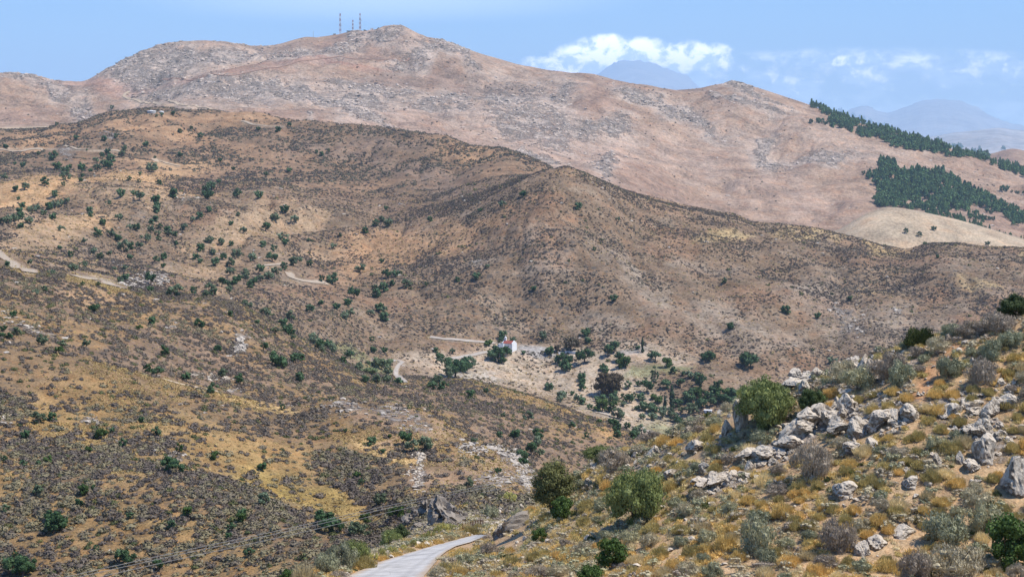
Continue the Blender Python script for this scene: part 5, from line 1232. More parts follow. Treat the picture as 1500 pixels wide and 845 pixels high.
def outcrop(pts, n, smin, smax, mat, label, seed, tall=.7, lo=None, name='rock_outcrop', jit=1.0, tm=None):
    """pts: centres with radii in photo px: (px,py,rx,ry)"""
    R = rs(seed); P, S_ = [], []
    for i in range(n):
        c = pts[R.randint(len(pts))]; a = R.uniform(0, 6.28); r = math.sqrt(R.rand())
        px, py = c[0] + math.cos(a) * r * c[2], c[1] + math.sin(a) * r * c[3]
        p = place(px, py, lo)
        if p is None: continue
        s = (smin + (smax - smin) * R.rand() ** 1.8) * p.y / F * .5
        P.append((p.x, p.y, p.z + s * .05)); S_.append((s * R.uniform(.8, 1.4), s * R.uniform(.8, 1.3), s * tall * R.uniform(.6, 1.3)))
    P = np.array(P); S_ = np.array(S_)
    if n <= 30:
        for q in range(len(P)):
            o = bpy.data.objects.new('boulder', FARB[q % len(FARB)]); COL.objects.link(o); o.location = P[q]; o.scale = S_[q]; o.rotation_euler = (0, 0, R.uniform(0, 6.28))
            o['category'] = 'boulder'; o['group'] = 'pale boulders on the slopes'
            pq = (CX + P[q][0] / P[q][1] * F, HY - P[q][2] / P[q][1] * F); boulder_items.append((o, near_label('', 'pale boulder', pq[0], pq[1], MARKS)))
        return
    c0 = P.mean(0)
    o = cloud_mesh(name, tm or RK, P - c0, S_, R.uniform(0, 6.28, len(P)), R.rand(len(P)), mat, kind=None); o.location = c0
    tag(o, label, 'rocks', 'rock outcrops on the slopes'); return o
outcrop([(350, 500, 7, 6), (355, 510, 7, 7), (346, 514, 5, 5), (350, 508, 8, 10)], 46, 5, 14, ROCKF, 'big pale cracked rock face standing on the dark scrub slope', 1, 1.3, 'V2')
outcrop([(300, 552, 18, 5), (325, 556, 20, 4), (285, 548, 8, 3)], 90, 3, 8, ROCKM, 'scatter of white rocks by the pale path', 2, .8, 'V1')
outcrop([(255, 472, 6, 4), (248, 480, 10, 2)], 16, 3, 8, ROCKF, 'pair of pale boulders among dark scrub left of the rock face', 3, 1, 'V2')
outcrop([(225, 406, 18, 6), (240, 410, 8, 4), (192, 414, 12, 7)], 90, 3, 7, ROCKF, 'whitish rocks around a dark tree above the pale track end', 4, .8)
outcrop([(235, 398, 4, 2), (205, 372, 3, 1)], 6, 3, 5, ROCKF, 'few small white stones above the pale track', 5)
outcrop([(612, 684, 10, 10), (606, 696, 14, 8), (616, 670, 8, 6), (612, 712, 5, 10), (609, 665, 6, 4)], 170, 3, 8.5, ROCKM, 'white rock spill running down the golden slope', 6, .8, 'VB')
outcrop([(700, 655, 34, 6), (690, 662, 24, 7), (745, 662, 16, 7), (726, 655, 10, 5)], 280, 3, 10, ROCKF, 'upper part of the curved pale rocky rim', 7, .8, 'VB')
outcrop([(762, 678, 12, 9), (770, 692, 12, 10), (774, 706, 10, 8), (755, 670, 10, 6)], 300, 3, 10, ROCKF, 'steep right end of the curved pale rocky rim', 8, .8, 'VB')
outcrop([(740, 700, 30, 8), (700, 725, 40, 6)], 110, 2, 7, ROCKF, 'loose pale stones below the curved rocky rim', 9, .7, 'VB')
outcrop([(8, 610, 20, 4), (0, 612, 10, 5)], 60, 3, 8, ROCKM, 'white rock slabs where the left slope is cut off', 10, .7)
outcrop([(135, 612, 7, 4), (142, 618, 5, 3)], 26, 3, 7, ROCKM, 'small white outcrop on the upper golden slope', 11, .8)
outcrop([(254, 664, 5, 4), (225, 661, 5, 3), (247, 669, 3, 2)], 16, 4, 10, ROCKM, 'white boulders just above the dark rounded bush pair', 12, .9)
outcrop([(170, 645, 4, 2), (294, 694, 8, 2), (175, 648, 3, 2)], 16, 3, 7, ROCKM, 'low pale stones on the golden slope below the white boulders', 13, .8)
outcrop([(299, 604, 5, 2), (265, 592, 3, 2), (422, 630, 6, 3), (425, 594, 8, 2), (334, 625, 3, 2)], 26, 2.5, 6, ROCKM, 'scattered whitish stones below the pale path', 14, .8)
outcrop([(485, 598, 14, 8), (505, 605, 14, 8), (530, 596, 18, 6)], 60, 4, 10, ROCKG, 'dull grey crags cresting the golden hill', 15, .8, 'VB')
outcrop([(162, 808, 3, 3), (15, 806, 3, 2), (335, 797, 8, 2)], 8, 4, 9, ROCKM, 'few pale stones low on the left slope', 16, .8)
finish_labels(boulder_items)
def crag(px, py, w, h_, seed, mat, omin=None, rot=None, sx=1.0):
    p = place(px, py, omin); W_ = p.y / F
    o = link('boulder', mk('boulder', rock(seed, 4, 1.25), mat, False)); R = rs(seed)
    o.location = (p.x, p.y, p.z + h_ * W_ * .22); o.scale = (w * W_ * .62, w * W_ * .5 * sx, h_ * W_ * .62); o.rotation_euler = (R.uniform(-.15, .15), R.uniform(-.2, .2), R.uniform(0, 6.28) if rot is None else rot); return o
for i, (a, lb) in enumerate([((650, 768, 84, 60), 'largest grey crag left of the road bend'), ((628, 752, 44, 34), 'grey crag with a flat sloping top beside the largest crag'), ((605, 762, 34, 24), 'low grey crag furthest from the road bend'), ((674, 762, 22, 30), 'slanting grey crag nearest the road bend'),
                             ((640, 770, 40, 22), 'broken grey block below the largest crag'), ((616, 775, 28, 16), 'low dark grey block under the flat-topped crag'), ((660, 772, 22, 18), 'small grey block below the slanting crag')]):
    tag(crag(*a, seed=300 + i, mat=ROCKG, omin='VA'), lb, 'boulder', 'grey crags left of the road bend')

# ------------------------------------------------------------------ the near hillside
NM = [('the round olive bush', 930, 735), ('the tall roadside tree', 808, 715), ('the wind-leaning bush on the crest', 1122, 595), ('the dark cracked outcrop', 1265, 625), ('the bare orange path patch', 1375, 545), ('the evergreen on the skyline', 1482, 450),
      ('the large purple thorn bush', 1228, 785), ('the bright green corner bush', 1482, 790), ('the slanted slab at the road bend', 745, 765), ('the big upright boulder', 1446, 655), ('the white stone stack', 1268, 530), ('the flat white stones', 1330, 782), ('the road edge', 690, 830), ('the crest below the valley hut', 1030, 640), ('the grey-green bush', 1107, 790)]
near_items = []
def fresh(kind, v):
    key = ('near', kind, v)
    if key in PROTO: return PROTO[key]
    sd_ = 500 + v * 17 + sum(map(ord, kind))
    if kind == 'oliveN': m = mk('foliage', crown(sd_, 21000, .034, clumps=70, clr=.14, rz=.36, cz=.38, core=.5, up=1, asp=.42), LM['olivenear'])
    elif kind == 'oliveW': m = mk('foliage', crown(sd_, 22000, .033, clumps=80, clr=.13, rz=.36, cz=.38, core=.5, up=1, asp=.42), LM['olivenear'])
    elif kind == 'treeN': m = mk('foliage', crown(sd_, 20000, .034, rx=.44, rz=.60, cz=.62, clumps=80, clr=.14, core=.45, asp=.6), LM['darkolive'])
    elif kind == 'oakN': m = mk('foliage', crown(sd_, 9000, .036, clumps=44, clr=.15, rz=.38, cz=.38, core=.65, asp=.75), LM['oaknear'])
    elif kind == 'brightN': m = mk('foliage', crown(sd_, 4600, .050, clumps=34, clr=.14, rz=.38, cz=.38, core=.45, asp=.8), LM['bright'])
    elif kind == 'mossN': m = mk('foliage', tuft(sd_, 3600, .42, .020, .10, .9), LM['moss'])
    elif kind == 'sage': m = mk('foliage', crown(sd_, 5200, .046, clumps=26, clr=.17, rz=.28, cz=.24, core=.4, up=1, asp=.4), LM['sage'])
    elif kind == 'thorn': m = mk('foliage', crown(sd_, 6500, .055, clumps=26, clr=.16, rz=.28, cz=.24, core=.35, up=1, asp=.18), LM['thorn'])
    elif kind == 'gold': m = mk('foliage', tuft(sd_, 1500, .40, .020, .17), LM['gold'])
    elif kind == 'straw': m = mk('foliage', tuft(sd_, 900, .42, .016, .34, .5), LM['straw'])
    elif kind == 'yellow': m = mk('foliage', crown(sd_, 1400, .060, clumps=20, clr=.12, rz=.36, cz=.34, core=.3, up=1, asp=.6), LM['yellow'])
    tr = mk('stems', stems(sd_, kind), BARK, True)
    PROTO[key] = (m, tr); return PROTO[key]
def stems(seed, kind):
    R = rs(seed + 3); big = kind in ('oliveN', 'oliveW', 'treeN', 'oakN'); ps = []
    n = 7 if big else 6; top = .62 if kind != 'treeN' else .95
    for k in range(n):
        a = R.uniform(0, 6.28); q = R.uniform(.12, .30); r = .020 if big else .010
        ps.append(taper([[R.uniform(-.03, .03), R.uniform(-.03, .03), -.06], [math.cos(a) * q * .4, math.sin(a) * q * .4, top * .4], [math.cos(a) * q, math.sin(a) * q, top * R.uniform(.7, 1)]], [r, r * .7, r * .2], 5))
    return join(ps)
LM['olivenear'] = leaf_mat('silver_olive_leaf', (.115, .150, .040), (.36, .40, .14), nscale=2.0, transl=.15)
LM['darkolive'] = leaf_mat('dark_olive_leaf', (.095, .110, .034), (.29, .29, .10), nscale=2.0, transl=.12)
LM['oaknear'] = leaf_mat('kermes_oak_leaf', (.030, .050, .014), (.100, .135, .038), nscale=2.0, transl=.12)
KD = dict(sage=('sage_shrub', 'grey-green sage-like shrub', 'shrub'), thorn=('thorn_shrub', 'grey twiggy thorn shrub', 'shrub'), gold=('golden_cushion', 'golden cushion shrub', 'shrub'), straw=('straw_tuft', 'pale straw grass tuft', 'grass'),
          yellow=('spurge', 'yellow-green spurge clump', 'plant'), mossN=('green_cushion', 'green cushion shrub', 'shrub'), brightN=('leafy_shrub', 'fresh green shrub', 'shrub'))
def near_plant(kind, px, base, wpx, hpx, label=None, name=None, cat=None, v=0, rot=None, lean=(0, 0), p=None, grp=None, omin='N1', hk=None):
    p = p or place(px, base, omin)
    if p is None: return None
    m, tr = fresh(kind, v); W_ = wpx * p.y / F; H_ = hpx * p.y / F
    nat = {'treeN': 1.3, 'oliveN': .82, 'oliveW': .80, 'oakN': .82, 'brightN': .82, 'mossN': .45, 'sage': .55, 'thorn': .55, 'gold': .50, 'straw': .55, 'yellow': .70}[kind]
    o = bpy.data.objects.new(name or KD[kind][0], None); COL.objects.link(o); o.empty_display_size = .3
    R = rs(int(px * 7 + base))
    o.location = (p.x, p.y + (.20 * W_ if wpx > 60 else 0), p.z - .02 * W_); o.scale = (W_, W_, H_ / nat); o.rotation_euler = (lean[0], lean[1], R.uniform(0, 6.28) if rot is None else rot)
    for cn, me_ in (('foliage', m), ('stems', tr)):
        c_ = bpy.data.objects.new(cn, me_); COL.objects.link(c_); c_.parent = o
    o['category'] = cat or KD[kind][2]
    if grp: o['group'] = grp
    if label: o['label'] = label
    else: near_items.append((o, near_label('', KD[kind][1], px, base, NM)))
    return o
H = [  # kind, px, base, w, h, label, name, category, variant
    ('treeN', 810, 757, 70, 92, 'tall bushy dark olive-green tree above the road bend', 'bushy_tree', 'tree'),
    ('oliveN', 932, 772, 98, 90, 'large round olive bush in the middle of the near hillside', 'olive_bush', 'bush'),
    ('oliveW', 1120, 632, 96, 86, 'wind-leaning green olive bush on the crest beside a rock face', 'olive_bush', 'bush'),
    ('oliveN', 879, 676, 52, 27, 'low rounded green bush just behind the crest', 'olive_bush', 'bush'),
    ('oakN', 1484, 466, 50, 38, 'dark evergreen bush on the skyline of the near hillside', 'evergreen_bush', 'bush'),
    ('oakN', 1190, 606, 40, 42, 'dark green bush in the shade right of the leaning bush', 'evergreen_bush', 'bush'),
    ('mossN', 1347, 505, 46, 26, 'dense dark green cushion bush on the crest', 'cushion_bush', 'bush'),
    ('brightN', 824, 764, 40, 40, 'bright green shrub at the foot of the tall roadside tree', 'leafy_shrub', 'shrub'),
    ('brightN', 790, 795, 25, 26, 'small bright green shrub below the tall roadside tree', 'leafy_shrub', 'shrub'),
    ('brightN', 897, 832, 52, 48, 'bright green shrub below the round olive bush', 'leafy_shrub', 'shrub'),
    ('brightN', 865, 862, 40, 40, 'bright green shrub at the bottom edge of the hillside', 'leafy_shrub', 'shrub'),
    ('brightN', 1484, 832, 84, 84, 'bright green bush in the lower right corner', 'leafy_bush', 'bush'),
    ('sage', 1107, 808, 58, 50, 'upright grey-green bush right of the bright green shrub', 'sage_bush', 'bush'),
    ('sage', 1390, 800, 76, 50, 'large pale sage-green bush near the bright corner bush', 'sage_bush', 'bush'),
    ('sage', 1443, 778, 54, 42, 'sage-green bush between the large pale one and the corner bush', 'sage_bush', 'bush'),
    ('thorn', 1400, 848, 110, 50, 'wide brownish thorn thicket below the sage bushes', 'thorn_bush', 'bush'),
    ('thorn', 1340, 850, 60, 44, 'dark twiggy bush left of the wide thorn thicket', 'thorn_bush', 'bush'),
    ('thorn', 1229, 810, 66, 54, 'large purple-grey thorn bush low on the hillside', 'thorn_bush', 'bush'),
    ('thorn', 1192, 704, 70, 54, 'large grey thorn bush below the outcrop slab', 'thorn_bush', 'bush'),
    ('thorn', 1300, 556, 58, 46, 'grey thorn bush right of the white stone stack', 'thorn_bush', 'bush'),
    ('sage', 1320, 562, 48, 34, 'sage bush at the lower end of the orange path patch', 'sage_bush', 'bush'),
    ('sage', 1390, 553, 44, 34, 'sage bush on the right side of the orange path patch', 'sage_bush', 'bush'),
    ('thorn', 1440, 563, 54, 38, 'broad grey bush under the skyline shrubs at the right', 'thorn_bush', 'bush'),
    ('sage', 1452, 526, 42, 32, 'green-grey bush below the skyline evergreen', 'sage_bush', 'bush'),
    ('sage', 1480, 508, 40, 24, 'sage bush at the right edge below the evergreen', 'sage_bush', 'bush'),
    ('thorn', 1420, 492, 60, 26, 'grey scrub along the skyline left of the evergreen', 'thorn_bush', 'bush'),
    ('thorn', 1462, 485, 60, 28, 'purple-grey scrub directly below the skyline evergreen', 'thorn_bush', 'bush'),
    ('sage', 1395, 494, 44, 22, 'olive-grey scrub on the skyline crest', 'sage_bush', 'bush'),
    ('sage', 1262, 568, 60, 32, 'sage bush behind the upper outcrop', 'sage_bush', 'bush'),
    ('thorn', 1240, 560, 56, 36, 'grey thorn bush on the crest between two rock groups', 'thorn_bush', 'bush'),
    ('thorn', 900, 690, 60, 34, 'grey-brown thorn bush in front of the low rounded green bush', 'thorn_bush', 'bush'),
    ('sage', 478, 840, 44, 34, 'pale olive bush on the road verge, lowest of the row', 'verge_bush', 'bush'),
    ('sage', 500, 835, 48, 42, 'pale green bush in the middle of the verge row', 'verge_bush', 'bush'),
    ('oliveN', 521, 829, 46, 42, 'fresher green bush at the upper end of the verge row', 'verge_bush', 'bush'),
    ('brightN', 424, 856, 34, 26, 'green shrub at the bottom edge beyond the verge', 'leafy_shrub', 'shrub'),
    ('straw', 447, 856, 40, 32, 'pale straw clump at the bottom edge left of the verge bushes', 'straw_clump', 'grass'),
    ('gold', 532, 833, 38, 22, 'ochre cushion shrub hanging over the road verge', 'golden_cushion', 'shrub'),
    ('thorn', 499, 850, 34, 16, 'flat grey-green shrub where the road leaves the view', 'verge_shrub', 'shrub'),
    ('oakN', 587, 800, 28, 32, 'dark green bush standing behind the verge', 'evergreen_bush', 'bush'),
    ('oliveN', 573, 808, 36, 34, 'mid green bush beside the dark bush behind the verge', 'olive_bush', 'bush'),
    ('sage', 718, 762, 28, 22, 'olive-brown bush above the fence stakes', 'sage_bush', 'bush'),
]
for i, r in enumerate(H): near_plant(r[0], *r[1:5], label=r[5], name=r[6], cat=r[7], v=i % 2 if r[0] not in ('treeN', 'oliveW') else 0, omin='VA' if r[6] in ('evergreen_bush', 'olive_bush') and r[1] in (587, 573) else 'N1')
for (px, b, w, h_) in [(548, 822, 16, 14), (560, 816, 14, 16), (575, 812, 16, 14), (622, 793, 16, 14), (640, 786, 18, 18), (651, 781, 20, 18), (631, 790, 16, 15), (662, 779, 18, 14), (606, 800, 12, 12), (748, 738, 26, 20), (592, 806, 12, 10), (676, 777, 14, 12)]:
    near_plant('yellow', px, b, w, h_, grp='spurge clumps on the road verge', v=px % 3)
for (px, b, w, h_) in [(690, 783, 24, 16), (673, 786, 22, 10), (655, 791, 20, 9), (640, 796, 22, 8), (620, 802, 22, 8), (600, 809, 22, 8), (580, 815, 24, 8), (560, 821, 22, 9), (546, 828, 20, 9), (683, 778, 18, 14), (700, 777, 16, 12), (668, 840, 36, 20), (652, 838, 30, 16)]:
    near_plant('gold' if px % 2 == 0 else 'straw', px, b, w, h_, grp='golden shrubs along the road edges', v=px % 4)

ROCKPX = [(1446, 660, 24), (1494, 700, 34), (1437, 628, 20), (1450, 600, 20), (1373, 676, 10), (1428, 682, 16), (1409, 674, 10), (1336, 708, 15), (1332, 780, 24), (1287, 797, 18), (1266, 806, 16), (1240, 718, 20), (1265, 540, 16), (1084, 610, 16), (1172, 632, 28), (1128, 665, 22), (1156, 652, 24), (1206, 612, 20), (1232, 622, 18), (1243, 594, 18), (1262, 626, 20), (1288, 618, 18), (1308, 612, 16), (1334, 606, 18), (1050, 702, 20), (1072, 700, 16), (1018, 654, 18), (745, 770, 30)]
# ---- individual shrubs: the ones that show largest
KEEP = []          # occupied discs in px: (px,py,r)
for r in H: KEEP.append((r[1], r[2] - r[4] * .3, r[3] * .42))
PATH = [(1402, 512, 16, 6), (1385, 528, 17, 9), (1372, 545, 17, 12), (1360, 562, 16, 10), (1350, 580, 14, 8)]
def on_road(px, py, mg=6):
    return (py > 782) & (px > np.interp(py, RE[:, 0], RE[:, 1]) - mg) & (px < np.interp(py, RE[:, 0], RE[:, 2]) + mg)
for q in ROCKPX: KEEP.append((q[0], q[1] + q[2] * .5, q[2] * 1.0))
R_ = rs(77); n_ind = 0; tries = 0
from collections import defaultdict
while n_ind < 250 and tries < 9000:
    tries += 1
    px = R_.uniform(630, 1530); py = R_.uniform(480, 850)
    p = place(px, py, 'FB')
    if p is None or order_at(p.x, p.y) > LI['SA'] + .1 or on_road(px, py, 16): continue
    if px < 700 and py < 830: continue
    if any(((px - a) / rx) ** 2 + ((py - b) / ry) ** 2 < 1 for a, b, rx, ry in PATH): continue
    z = vnoise(px / 60, py / 34, 3); u = R_.rand()
    top = py < np.interp(px, [860, 1075, 1330, 1500], [690, 620, 540, 510])
    if top: k = 'thorn' if u < .45 else ('sage' if u < .85 else 'gold')
    elif py > 780: k = 'thorn' if u < .26 else ('sage' if u < .50 else ('gold' if u < .85 else 'straw'))
    else: k = 'gold' if u < .62 else ('thorn' if u < .82 else ('sage' if u < .93 else 'straw'))
    w = R_.uniform(.55, 1.15) * {'gold': .95, 'straw': .9, 'thorn': 1.2, 'sage': 1.15}[k] * F / p.y
    if any((px - a) ** 2 + ((py - b) * 1.5) ** 2 < ((w * .36 + r) ** 2) for a, b, r in KEEP): continue
    KEEP.append((px, py - w * .15, w * .36))
    near_plant(k, px, py, w, w * R_.uniform(.46, .66), grp={'gold': 'golden cushion shrubs on the near hillside', 'thorn': 'grey thorn shrubs on the near hillside', 'sage': 'sage shrubs on the near hillside', 'straw': 'straw tufts on the near hillside'}[k], v=R_.randint(0, 4)); n_ind += 1

# ---- rocks: every block of the outcrops is a thing of its own
RKA = [rock(50 + k, 3, .45, 1 + (k % 4)) for k in range(16)]
RKN = [mk('limestone_block', rock(50 + k, 4, .45, 1 + (k % 4)), ROCKM) for k in range(16)]
rock_items = []
def nrock(px, base, w, h_, label=None, seed=0, rot=None, tilt=(0, 0), deep=1.0, mat=None, name='limestone_rock', me_=None):
    p = place(px, base, 'FB')
    if p is None: return
    R = rs(seed); W_ = w * p.y / F; H_ = h_ * p.y / F
    o = bpy.data.objects.new(name, me_ or RKN[seed % len(RKN)]); COL.objects.link(o)
    o.location = (p.x, p.y + W_ * .25, p.z + H_ * .18); o.scale = (W_ * .58, W_ * .58 * deep * R.uniform(.7, 1.0), H_ * .74)
    o.rotation_euler = (tilt[0] + R.uniform(-.2, .2), tilt[1] + R.uniform(-.25, .25), R.uniform(0, 6.28) if rot is None else rot)
    o['category'] = 'rock'; o['group'] = 'limestone rocks on the near hillside'
    if label: o['label'] = label
    else: rock_items.append((o, near_label('', 'limestone rock', px, base, NM)))
    return o
for i, r in enumerate([
    (1446, 676, 42, 46, 'big upright lichen-spotted boulder on the right of the hillside'), (1494, 722, 60, 66, 'huge grey boulder cut by the right edge'), (1437, 640, 36, 34, 'jagged block leaning above the upright boulder'), (1450, 612, 34, 34, 'pale split rock above the jagged block'),
    (1478, 600, 30, 26, 'rounded pale rock at the right among small stones'), (1373, 682, 20, 22, 'small white wedge-shaped rock with a dark shadow'), (1428, 688, 34, 18, 'low pale boulder beside the big upright boulder'), (1409, 680, 18, 22, 'small lichen-spotted rock left of the low pale boulder'),
    (1336, 714, 30, 18, 'flat pale stone between golden cushions'), (1332, 786, 50, 20, 'long white flat-topped stone low on the hillside'), (1287, 804, 36, 22, 'white broken stone with a green cushion at its foot'), (1266, 814, 32, 24, 'grey wedge of rock left of the white broken stone'),
    (1240, 728, 46, 26, 'pale slab pointing up out of the golden grass'), (1265, 552, 26, 40, 'white stacked rock column on the crest'), (1276, 545, 18, 24, 'white rock right behind the stacked column'), (1280, 521, 12, 14, 'small white rock standing on the crest'),
    (1084, 630, 30, 50, 'tall pale rock face left of the leaning bush'), (1068, 636, 22, 26, 'square pale rock at the foot of the rock face'), (1180, 578, 26, 26, 'pale rock right of the leaning bush top'), (1200, 556, 34, 22, 'cream rock slab on the crest'), (1165, 552, 22, 14, 'small cream rock on the crest'),
    (1172, 642, 56, 34, 'broad smooth grey slab at the left end of the outcrop'), (1128, 672, 50, 22, 'long slab running down from the broad grey slab'), (1156, 660, 54, 24, 'tilted slab below the broad grey slab'), (1206, 622, 42, 34, 'grey block in the outcrop above the dark cleft'),
    (1232, 634, 36, 30, 'pale block left of the dark cleft'), (1243, 604, 34, 32, 'blocky rock at the top of the outcrop'), (1262, 640, 40, 34, 'dark cracked block in the middle of the outcrop'), (1288, 628, 34, 30, 'cracked grey block right of the middle'), (1308, 622, 28, 28, 'stepped block toward the right of the outcrop'),
    (1334, 614, 40, 28, 'light slab at the right end of the outcrop'), (1250, 664, 34, 18, 'low block under the dark cracked block'), (1278, 656, 30, 16, 'crumbled low rock under the outcrop'), (1050, 712, 38, 26, 'grey block in the lower left rock group'), (1072, 708, 32, 24, 'pale block right beside it in the lower left rock group'),
    (1018, 662, 36, 22, 'white pointed rock near the crest'), (1034, 694, 26, 18, 'pale rock above the lower left rock group'), (956, 672, 24, 24, 'pale rounded rock at the crest behind the olive bush'), (872, 672, 34, 12, 'white flat rock below the low rounded green bush'), (862, 712, 16, 14, 'small white rock above the round olive bush'),
    (986, 700, 32, 14, 'low white rock right of the round olive bush'), (1440, 560, 22, 22, 'cream rock beside the broad grey bush'), (1466, 566, 20, 14, 'cream rock at the right edge below the crest'), (1424, 535, 14, 14, 'small white rock beside the path patch'), (1416, 505, 16, 8, 'low white stone above the path patch'),
    (1016, 794, 22, 9, 'small white stone lying in golden grass'), (862, 793, 16, 12, 'white stone under the round olive bush shadow'), (1240, 580, 30, 12, 'cream slab above the outcrop'), (1400, 610, 34, 22, 'leaning slab on the stony upper slope'), (1414, 640, 30, 18, 'rough slab left of the jagged block')]):
    nrock(*r[:4], label=r[4], seed=i, me_=RKN[(i * 4) % 16])
# ledges that carry the outcrop
LEDGE = [mk('rock_ledge', rock(80 + k, 4, .6, 11), ROCKM) for k in range(4)]
for i, r in enumerate([(1185, 634, 84, 40, 'long grey ledge at the left end of the outcrop'), (1225, 618, 80, 40, 'high ledge above the dark cleft of the outcrop'), (1268, 632, 84, 44, 'largest cracked ledge in the middle of the outcrop'), (1308, 616, 80, 36, 'stepped ledge toward the right end of the outcrop'), (1262, 660, 70, 26, 'low crumbling ledge under the outcrop'),
                       (1140, 668, 90, 30, 'pale ledge slanting down left from the outcrop'), (1060, 708, 80, 32, 'ledge of the lower left rock group'), (1190, 562, 90, 26, 'cream ledge along the crest'), (1262, 545, 50, 34, 'ledge under the white stone stack'), (1430, 600, 90, 34, 'rough ledge on the stony upper slope'), (1448, 640, 60, 34, 'ledge under the big upright boulder')]):
    nrock(*r[:4], label=r[4], seed=400 + i, me_=LEDGE[i % 4], name='rock_ledge', rot=.5 - (i % 3) * .35, deep=.8)
# the slanted slab at the road bend
p = place(742, 785, 'FB')
sl = link('rock_slab', mk('rock_slab', rock(9, 4, .55), ROCKG)); W_ = p.y / F
sl.location = (p.x + .3, p.y + 1.2, p.z - .25); sl.scale = (60 * W_, 44 * W_, 36 * W_); sl.rotation_euler = (.05, -.22, .15); tag(sl, 'large slanted grey slab where the road disappears', 'rock')
BANDS = [([(1170, 640), (1205, 612), (1245, 600), (1290, 612), (1335, 600)], 60, 8, 24, 12), ([(1225, 640), (1260, 650), (1300, 635), (1330, 612)], 44, 7, 20, 12), ([(1190, 660), (1130, 678), (1080, 706), (1030, 718)], 54, 6, 22, 10), ([(1150, 556), (1205, 552), (1262, 530)], 18, 8, 22, 7),
         ([(1262, 535), (1310, 520), (1330, 512)], 12, 7, 16, 5), ([(1000, 668), (1040, 655), (1075, 640)], 12, 7, 18, 8), ([(850, 690), (905, 678), (960, 668)], 14, 6, 16, 8), ([(1385, 600), (1430, 590), (1490, 580)], 54, 5, 18, 22), ([(1400, 640), (1450, 640), (1490, 650)], 46, 5, 18, 26), ([(1210, 735), (1250, 722), (1300, 740)], 12, 6, 16, 12),
         ([(720, 790), (760, 765), (820, 745)], 16, 6, 16, 14), ([(1320, 690), (1400, 700), (1480, 680)], 18, 6, 18, 20), ([(700, 760), (740, 750), (790, 742)], 14, 6, 18, 6), ([(1240, 590), (1310, 575), (1380, 570)], 20, 5, 14, 16)]
sr = 200; cand = []
for pts, n, a, b, jit in BANDS:
    R = rs(sr); d = np.linspace(0, 1, len(pts))
    for k in range(n):
        t = R.rand(); px = np.interp(t, d, [q[0] for q in pts]) + R.uniform(-6, 6); py = np.interp(t, d, [q[1] for q in pts]) + R.uniform(-jit, jit)
        if on_road(px, py, 10): continue
        w = a + (b - a) * R.rand() ** 1.8; sr += 1
        cand.append((w, px, py, w * R.uniform(.5, .95), sr))
    sr += 50
cand.sort(reverse=True)
for w, px, py, h_, q in cand[:228]: nrock(px, py, w, h_, seed=q)
P, S_ = [], []
for w, px, py, h_, q in cand[228:]:
    p = place(px, py, 'FB')
    if p is not None: P.append((p.x, p.y + w * p.y / F * .25, p.z + h_ * p.y / F * .27)); S_.append((w * p.y / F * .66, w * p.y / F * .6, h_ * p.y / F * .8))
R = rs(99); so = cloud_mesh('broken_rock', RKA, np.array(P), np.array(S_), R.uniform(0, 6.28, len(P)), R.rand(len(P)), ROCKM); so['label'] = 'smaller broken rocks filling the outcrops of the near hillside'; so['category'] = 'rocks'
# ---- everything smaller on the near hillside, countless: stones, cushions, twigs, straw
def near_dens(kind):
    def f(x, y, o, px, py):
        d = (o > LI['N1'] + .6) & (o < LI['SA'] + .9) & ~on_road(px, py, 10) & ~((px < 700) & (py < 806) & (py > 775) & (px > 560) & (o < LI['SA'] - .1) & on_road(px, py, 30))
        d = d.astype(float)
        for a, b, rx, ry in PATH: d = d * ((((px - a) / rx) ** 2 + ((py - b) / ry) ** 2) > 1 if kind != 'stone' else 1)
        if kind != 'stone':
            for a, b, r in ROCKPX: d = d * ((((px - a) / (r * 1.0)) ** 2 + ((py - b - r * .4) / (r * .8)) ** 2) > 1)
        c = fbm(x / 3.2, y / 3.2, 4, 3); rk = gridlookup(ROCK, x, y)
        top = smooth(py, np.interp(px, [860, 1075, 1330, 1500], [720, 650, 560, 530]), np.interp(px, [860, 1075, 1330, 1500], [660, 600, 520, 500]))
        if kind == 'gold': return d * (1 - .65 * top) * smooth(c, .30, .58) * (1 - .95 * rk)
        if kind == 'thorn': return d * (.45 + 1.2 * top) * smooth(1 - c, .38, .62) * (1 - .9 * rk)
        if kind == 'sage': return d * (.5 + 1.2 * top) * smooth(fbm(x / 4, y / 4, 3, 5), .42, .62) * (1 - .9 * rk)
        if kind == 'straw': return d * (1 - .5 * top)
        if kind == 'stone': return d * np.clip(.14 + rk * 1.5, 0, 1)
    return f
def tlow(seed, nb, h, w, bl, spread=.55): return tuft(seed, nb, h, w, bl, spread)
NG = [tuft(700 + k, 150, .40, .055, .24) for k in range(5)]
NS = [tuft(720 + k, 60, .30, .035, .55, .45) for k in range(4)]
NTW = [crown(740 + k, 240, .10, clumps=9, clr=.20, rz=.28, cz=.22, core=.5, up=1, asp=.22, subs=1) for k in range(4)]
NSG = [crown(760 + k, 260, .085, clumps=9, clr=.20, rz=.28, cz=.22, core=.5, up=1, asp=.45, subs=1) for k in range(4)]
def scr2(*a, **k):
    o = scrub(*a, **k); return o
scrub('green_cushions', 55, 135, 1.2, 30, .25, .6, NG, LM['moss'], near_dens('sage'), 'small dull green cushions over the near hillside', 'shrubs', 1.0, 1.2)
scrub('golden_cushions', 55, 135, 3.4, 31, .26, .68, NG, LM['gold'], near_dens('gold'), 'countless small golden cushions covering the near hillside', 'shrubs', 1.0, 1.2)
scrub('thorn_scrub', 55, 135, 2.6, 32, .30, .95, NTW, LM['thorn'], near_dens('thorn'), 'small grey twiggy scrub between the cushions of the near hillside', 'scrub', 1.0, 1.2)
scrub('sage_scrub', 55, 135, 2.0, 33, .30, .90, NSG, LM['sage'], near_dens('sage'), 'small grey-green scrub over the near hillside', 'scrub', 1.0, 1.2)
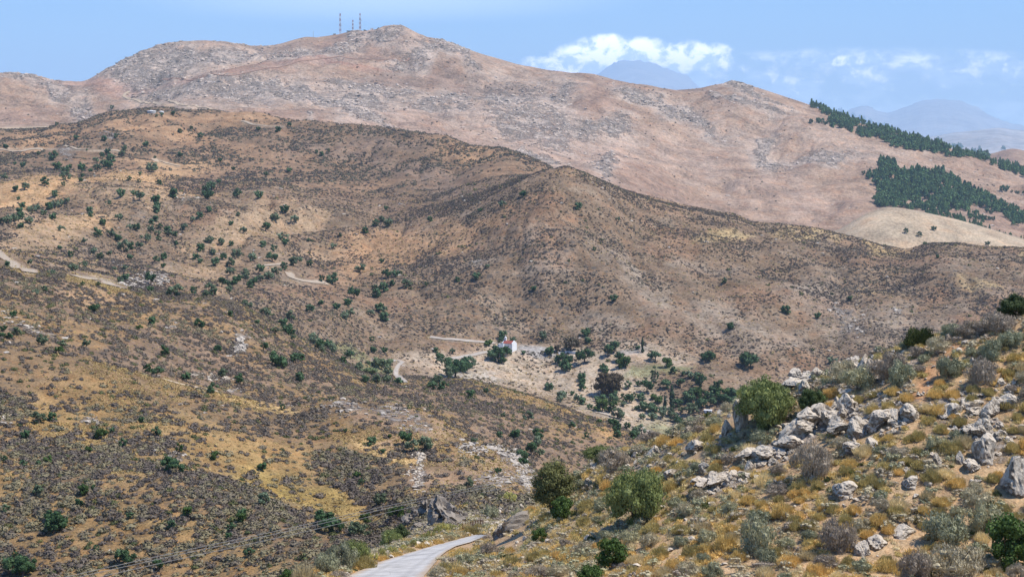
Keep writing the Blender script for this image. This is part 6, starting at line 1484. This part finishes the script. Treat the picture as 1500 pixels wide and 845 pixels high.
scrub('dry_grass', 55, 135, 6.5, 34, .16, .48, NS, LM['straw'], near_dens('straw'), 'thin straw-coloured dry grass over the near hillside', 'grass', 1.0, 1.2)
RK2 = [rock(k + 40, 2, .9) for k in range(8)]
x, y, z, o_, px, py, R = scatter(55, 135, 5.0, 35, near_dens('stone'), -40, 1850)
s = .04 + .24 * R.rand(len(x)) ** 3.0
so = cloud_mesh('loose_stones', RK2, np.stack([x, y, z + s * .15], -1), np.stack([s, s * R.uniform(.7, 1.2, len(x)), s * R.uniform(.5, .9, len(x))], -1), R.uniform(0, 6.28, len(x)), R.rand(len(x)), ROCKM)
so['label'] = 'countless small limestone stones strewn over the near hillside'; so['category'] = 'stones'
# rubble and bank plants between the road verge and the gully
def verge(x, y, o, px, py): return ((o > LI['FB']) & (o < LI['VB'] + .1) & (px > 430) & (px < 800) & ~on_road(px, py, 4) & ((px < np.interp(py, RE[:, 0], RE[:, 1])) | (py < 784))).astype(float)
x, y, z, o_, px, py, R = scatter(85, 200, 1.3, 36, verge, 430, 800)
s = .06 + .30 * R.rand(len(x)) ** 2.6
so = cloud_mesh('loose_stones', RK2, np.stack([x, y, z + s * .15], -1), np.stack([s, s * R.uniform(.7, 1.2, len(x)), s * R.uniform(.5, .9, len(x))], -1), R.uniform(0, 6.28, len(x)), R.rand(len(x)), ROCKM)
so['label'] = 'pale rubble spilled along the outer verge of the road'; so['category'] = 'stones'
scrub('dry_grass', 85, 200, 1.1, 37, .25, .70, NS, LM['straw'], verge, 'straw grass on the outer verge of the road', 'grass', 1.0, 1.2)
scrub('golden_cushions', 85, 200, .35, 38, .35, .9, NG, LM['gold'], verge, 'golden cushions on the outer verge of the road', 'shrubs', 1.0, 1.2)
scrub('thorn_scrub', 125, 215, .35, 39, .5, 1.3, NTW, LM['thorn'], lambda x, y, o, px, py: ((o > LI['SA'] + .5) & (o < LI['VB'] + .5)).astype(float), 'grey thorn scrub in the gully beyond the road', 'scrub')
finish_labels(near_items); finish_labels(rock_items)

# ------------------------------------------------------------------ the air: one box of pale haze round everything
zl, zt_ = float(GZ.min()) - 1.0, float(GZ.max()) + 6.0
hz_ = poly_mesh('haze', [box(-25500, 25500, -60, 54600, zl, zt_)], None)
hm_, ht = newmat('haze'); ho = ht.nodes.new('ShaderNodeOutputMaterial'); hv = ht.nodes.new('ShaderNodeVolumePrincipled')
hv.inputs['Color'].default_value = (.54, .76, 1.0, 1); hv.inputs['Density'].default_value = 4.6e-5; hv.inputs['Anisotropy'].default_value = 0.0
ht.links.new(hv.outputs[0], ho.inputs['Volume']); hz_.data.materials.append(hm_); hz_['kind'] = 'stuff'; hz_['label'] = 'pale blue haze filling the air over the hills'; hz_['category'] = 'haze'
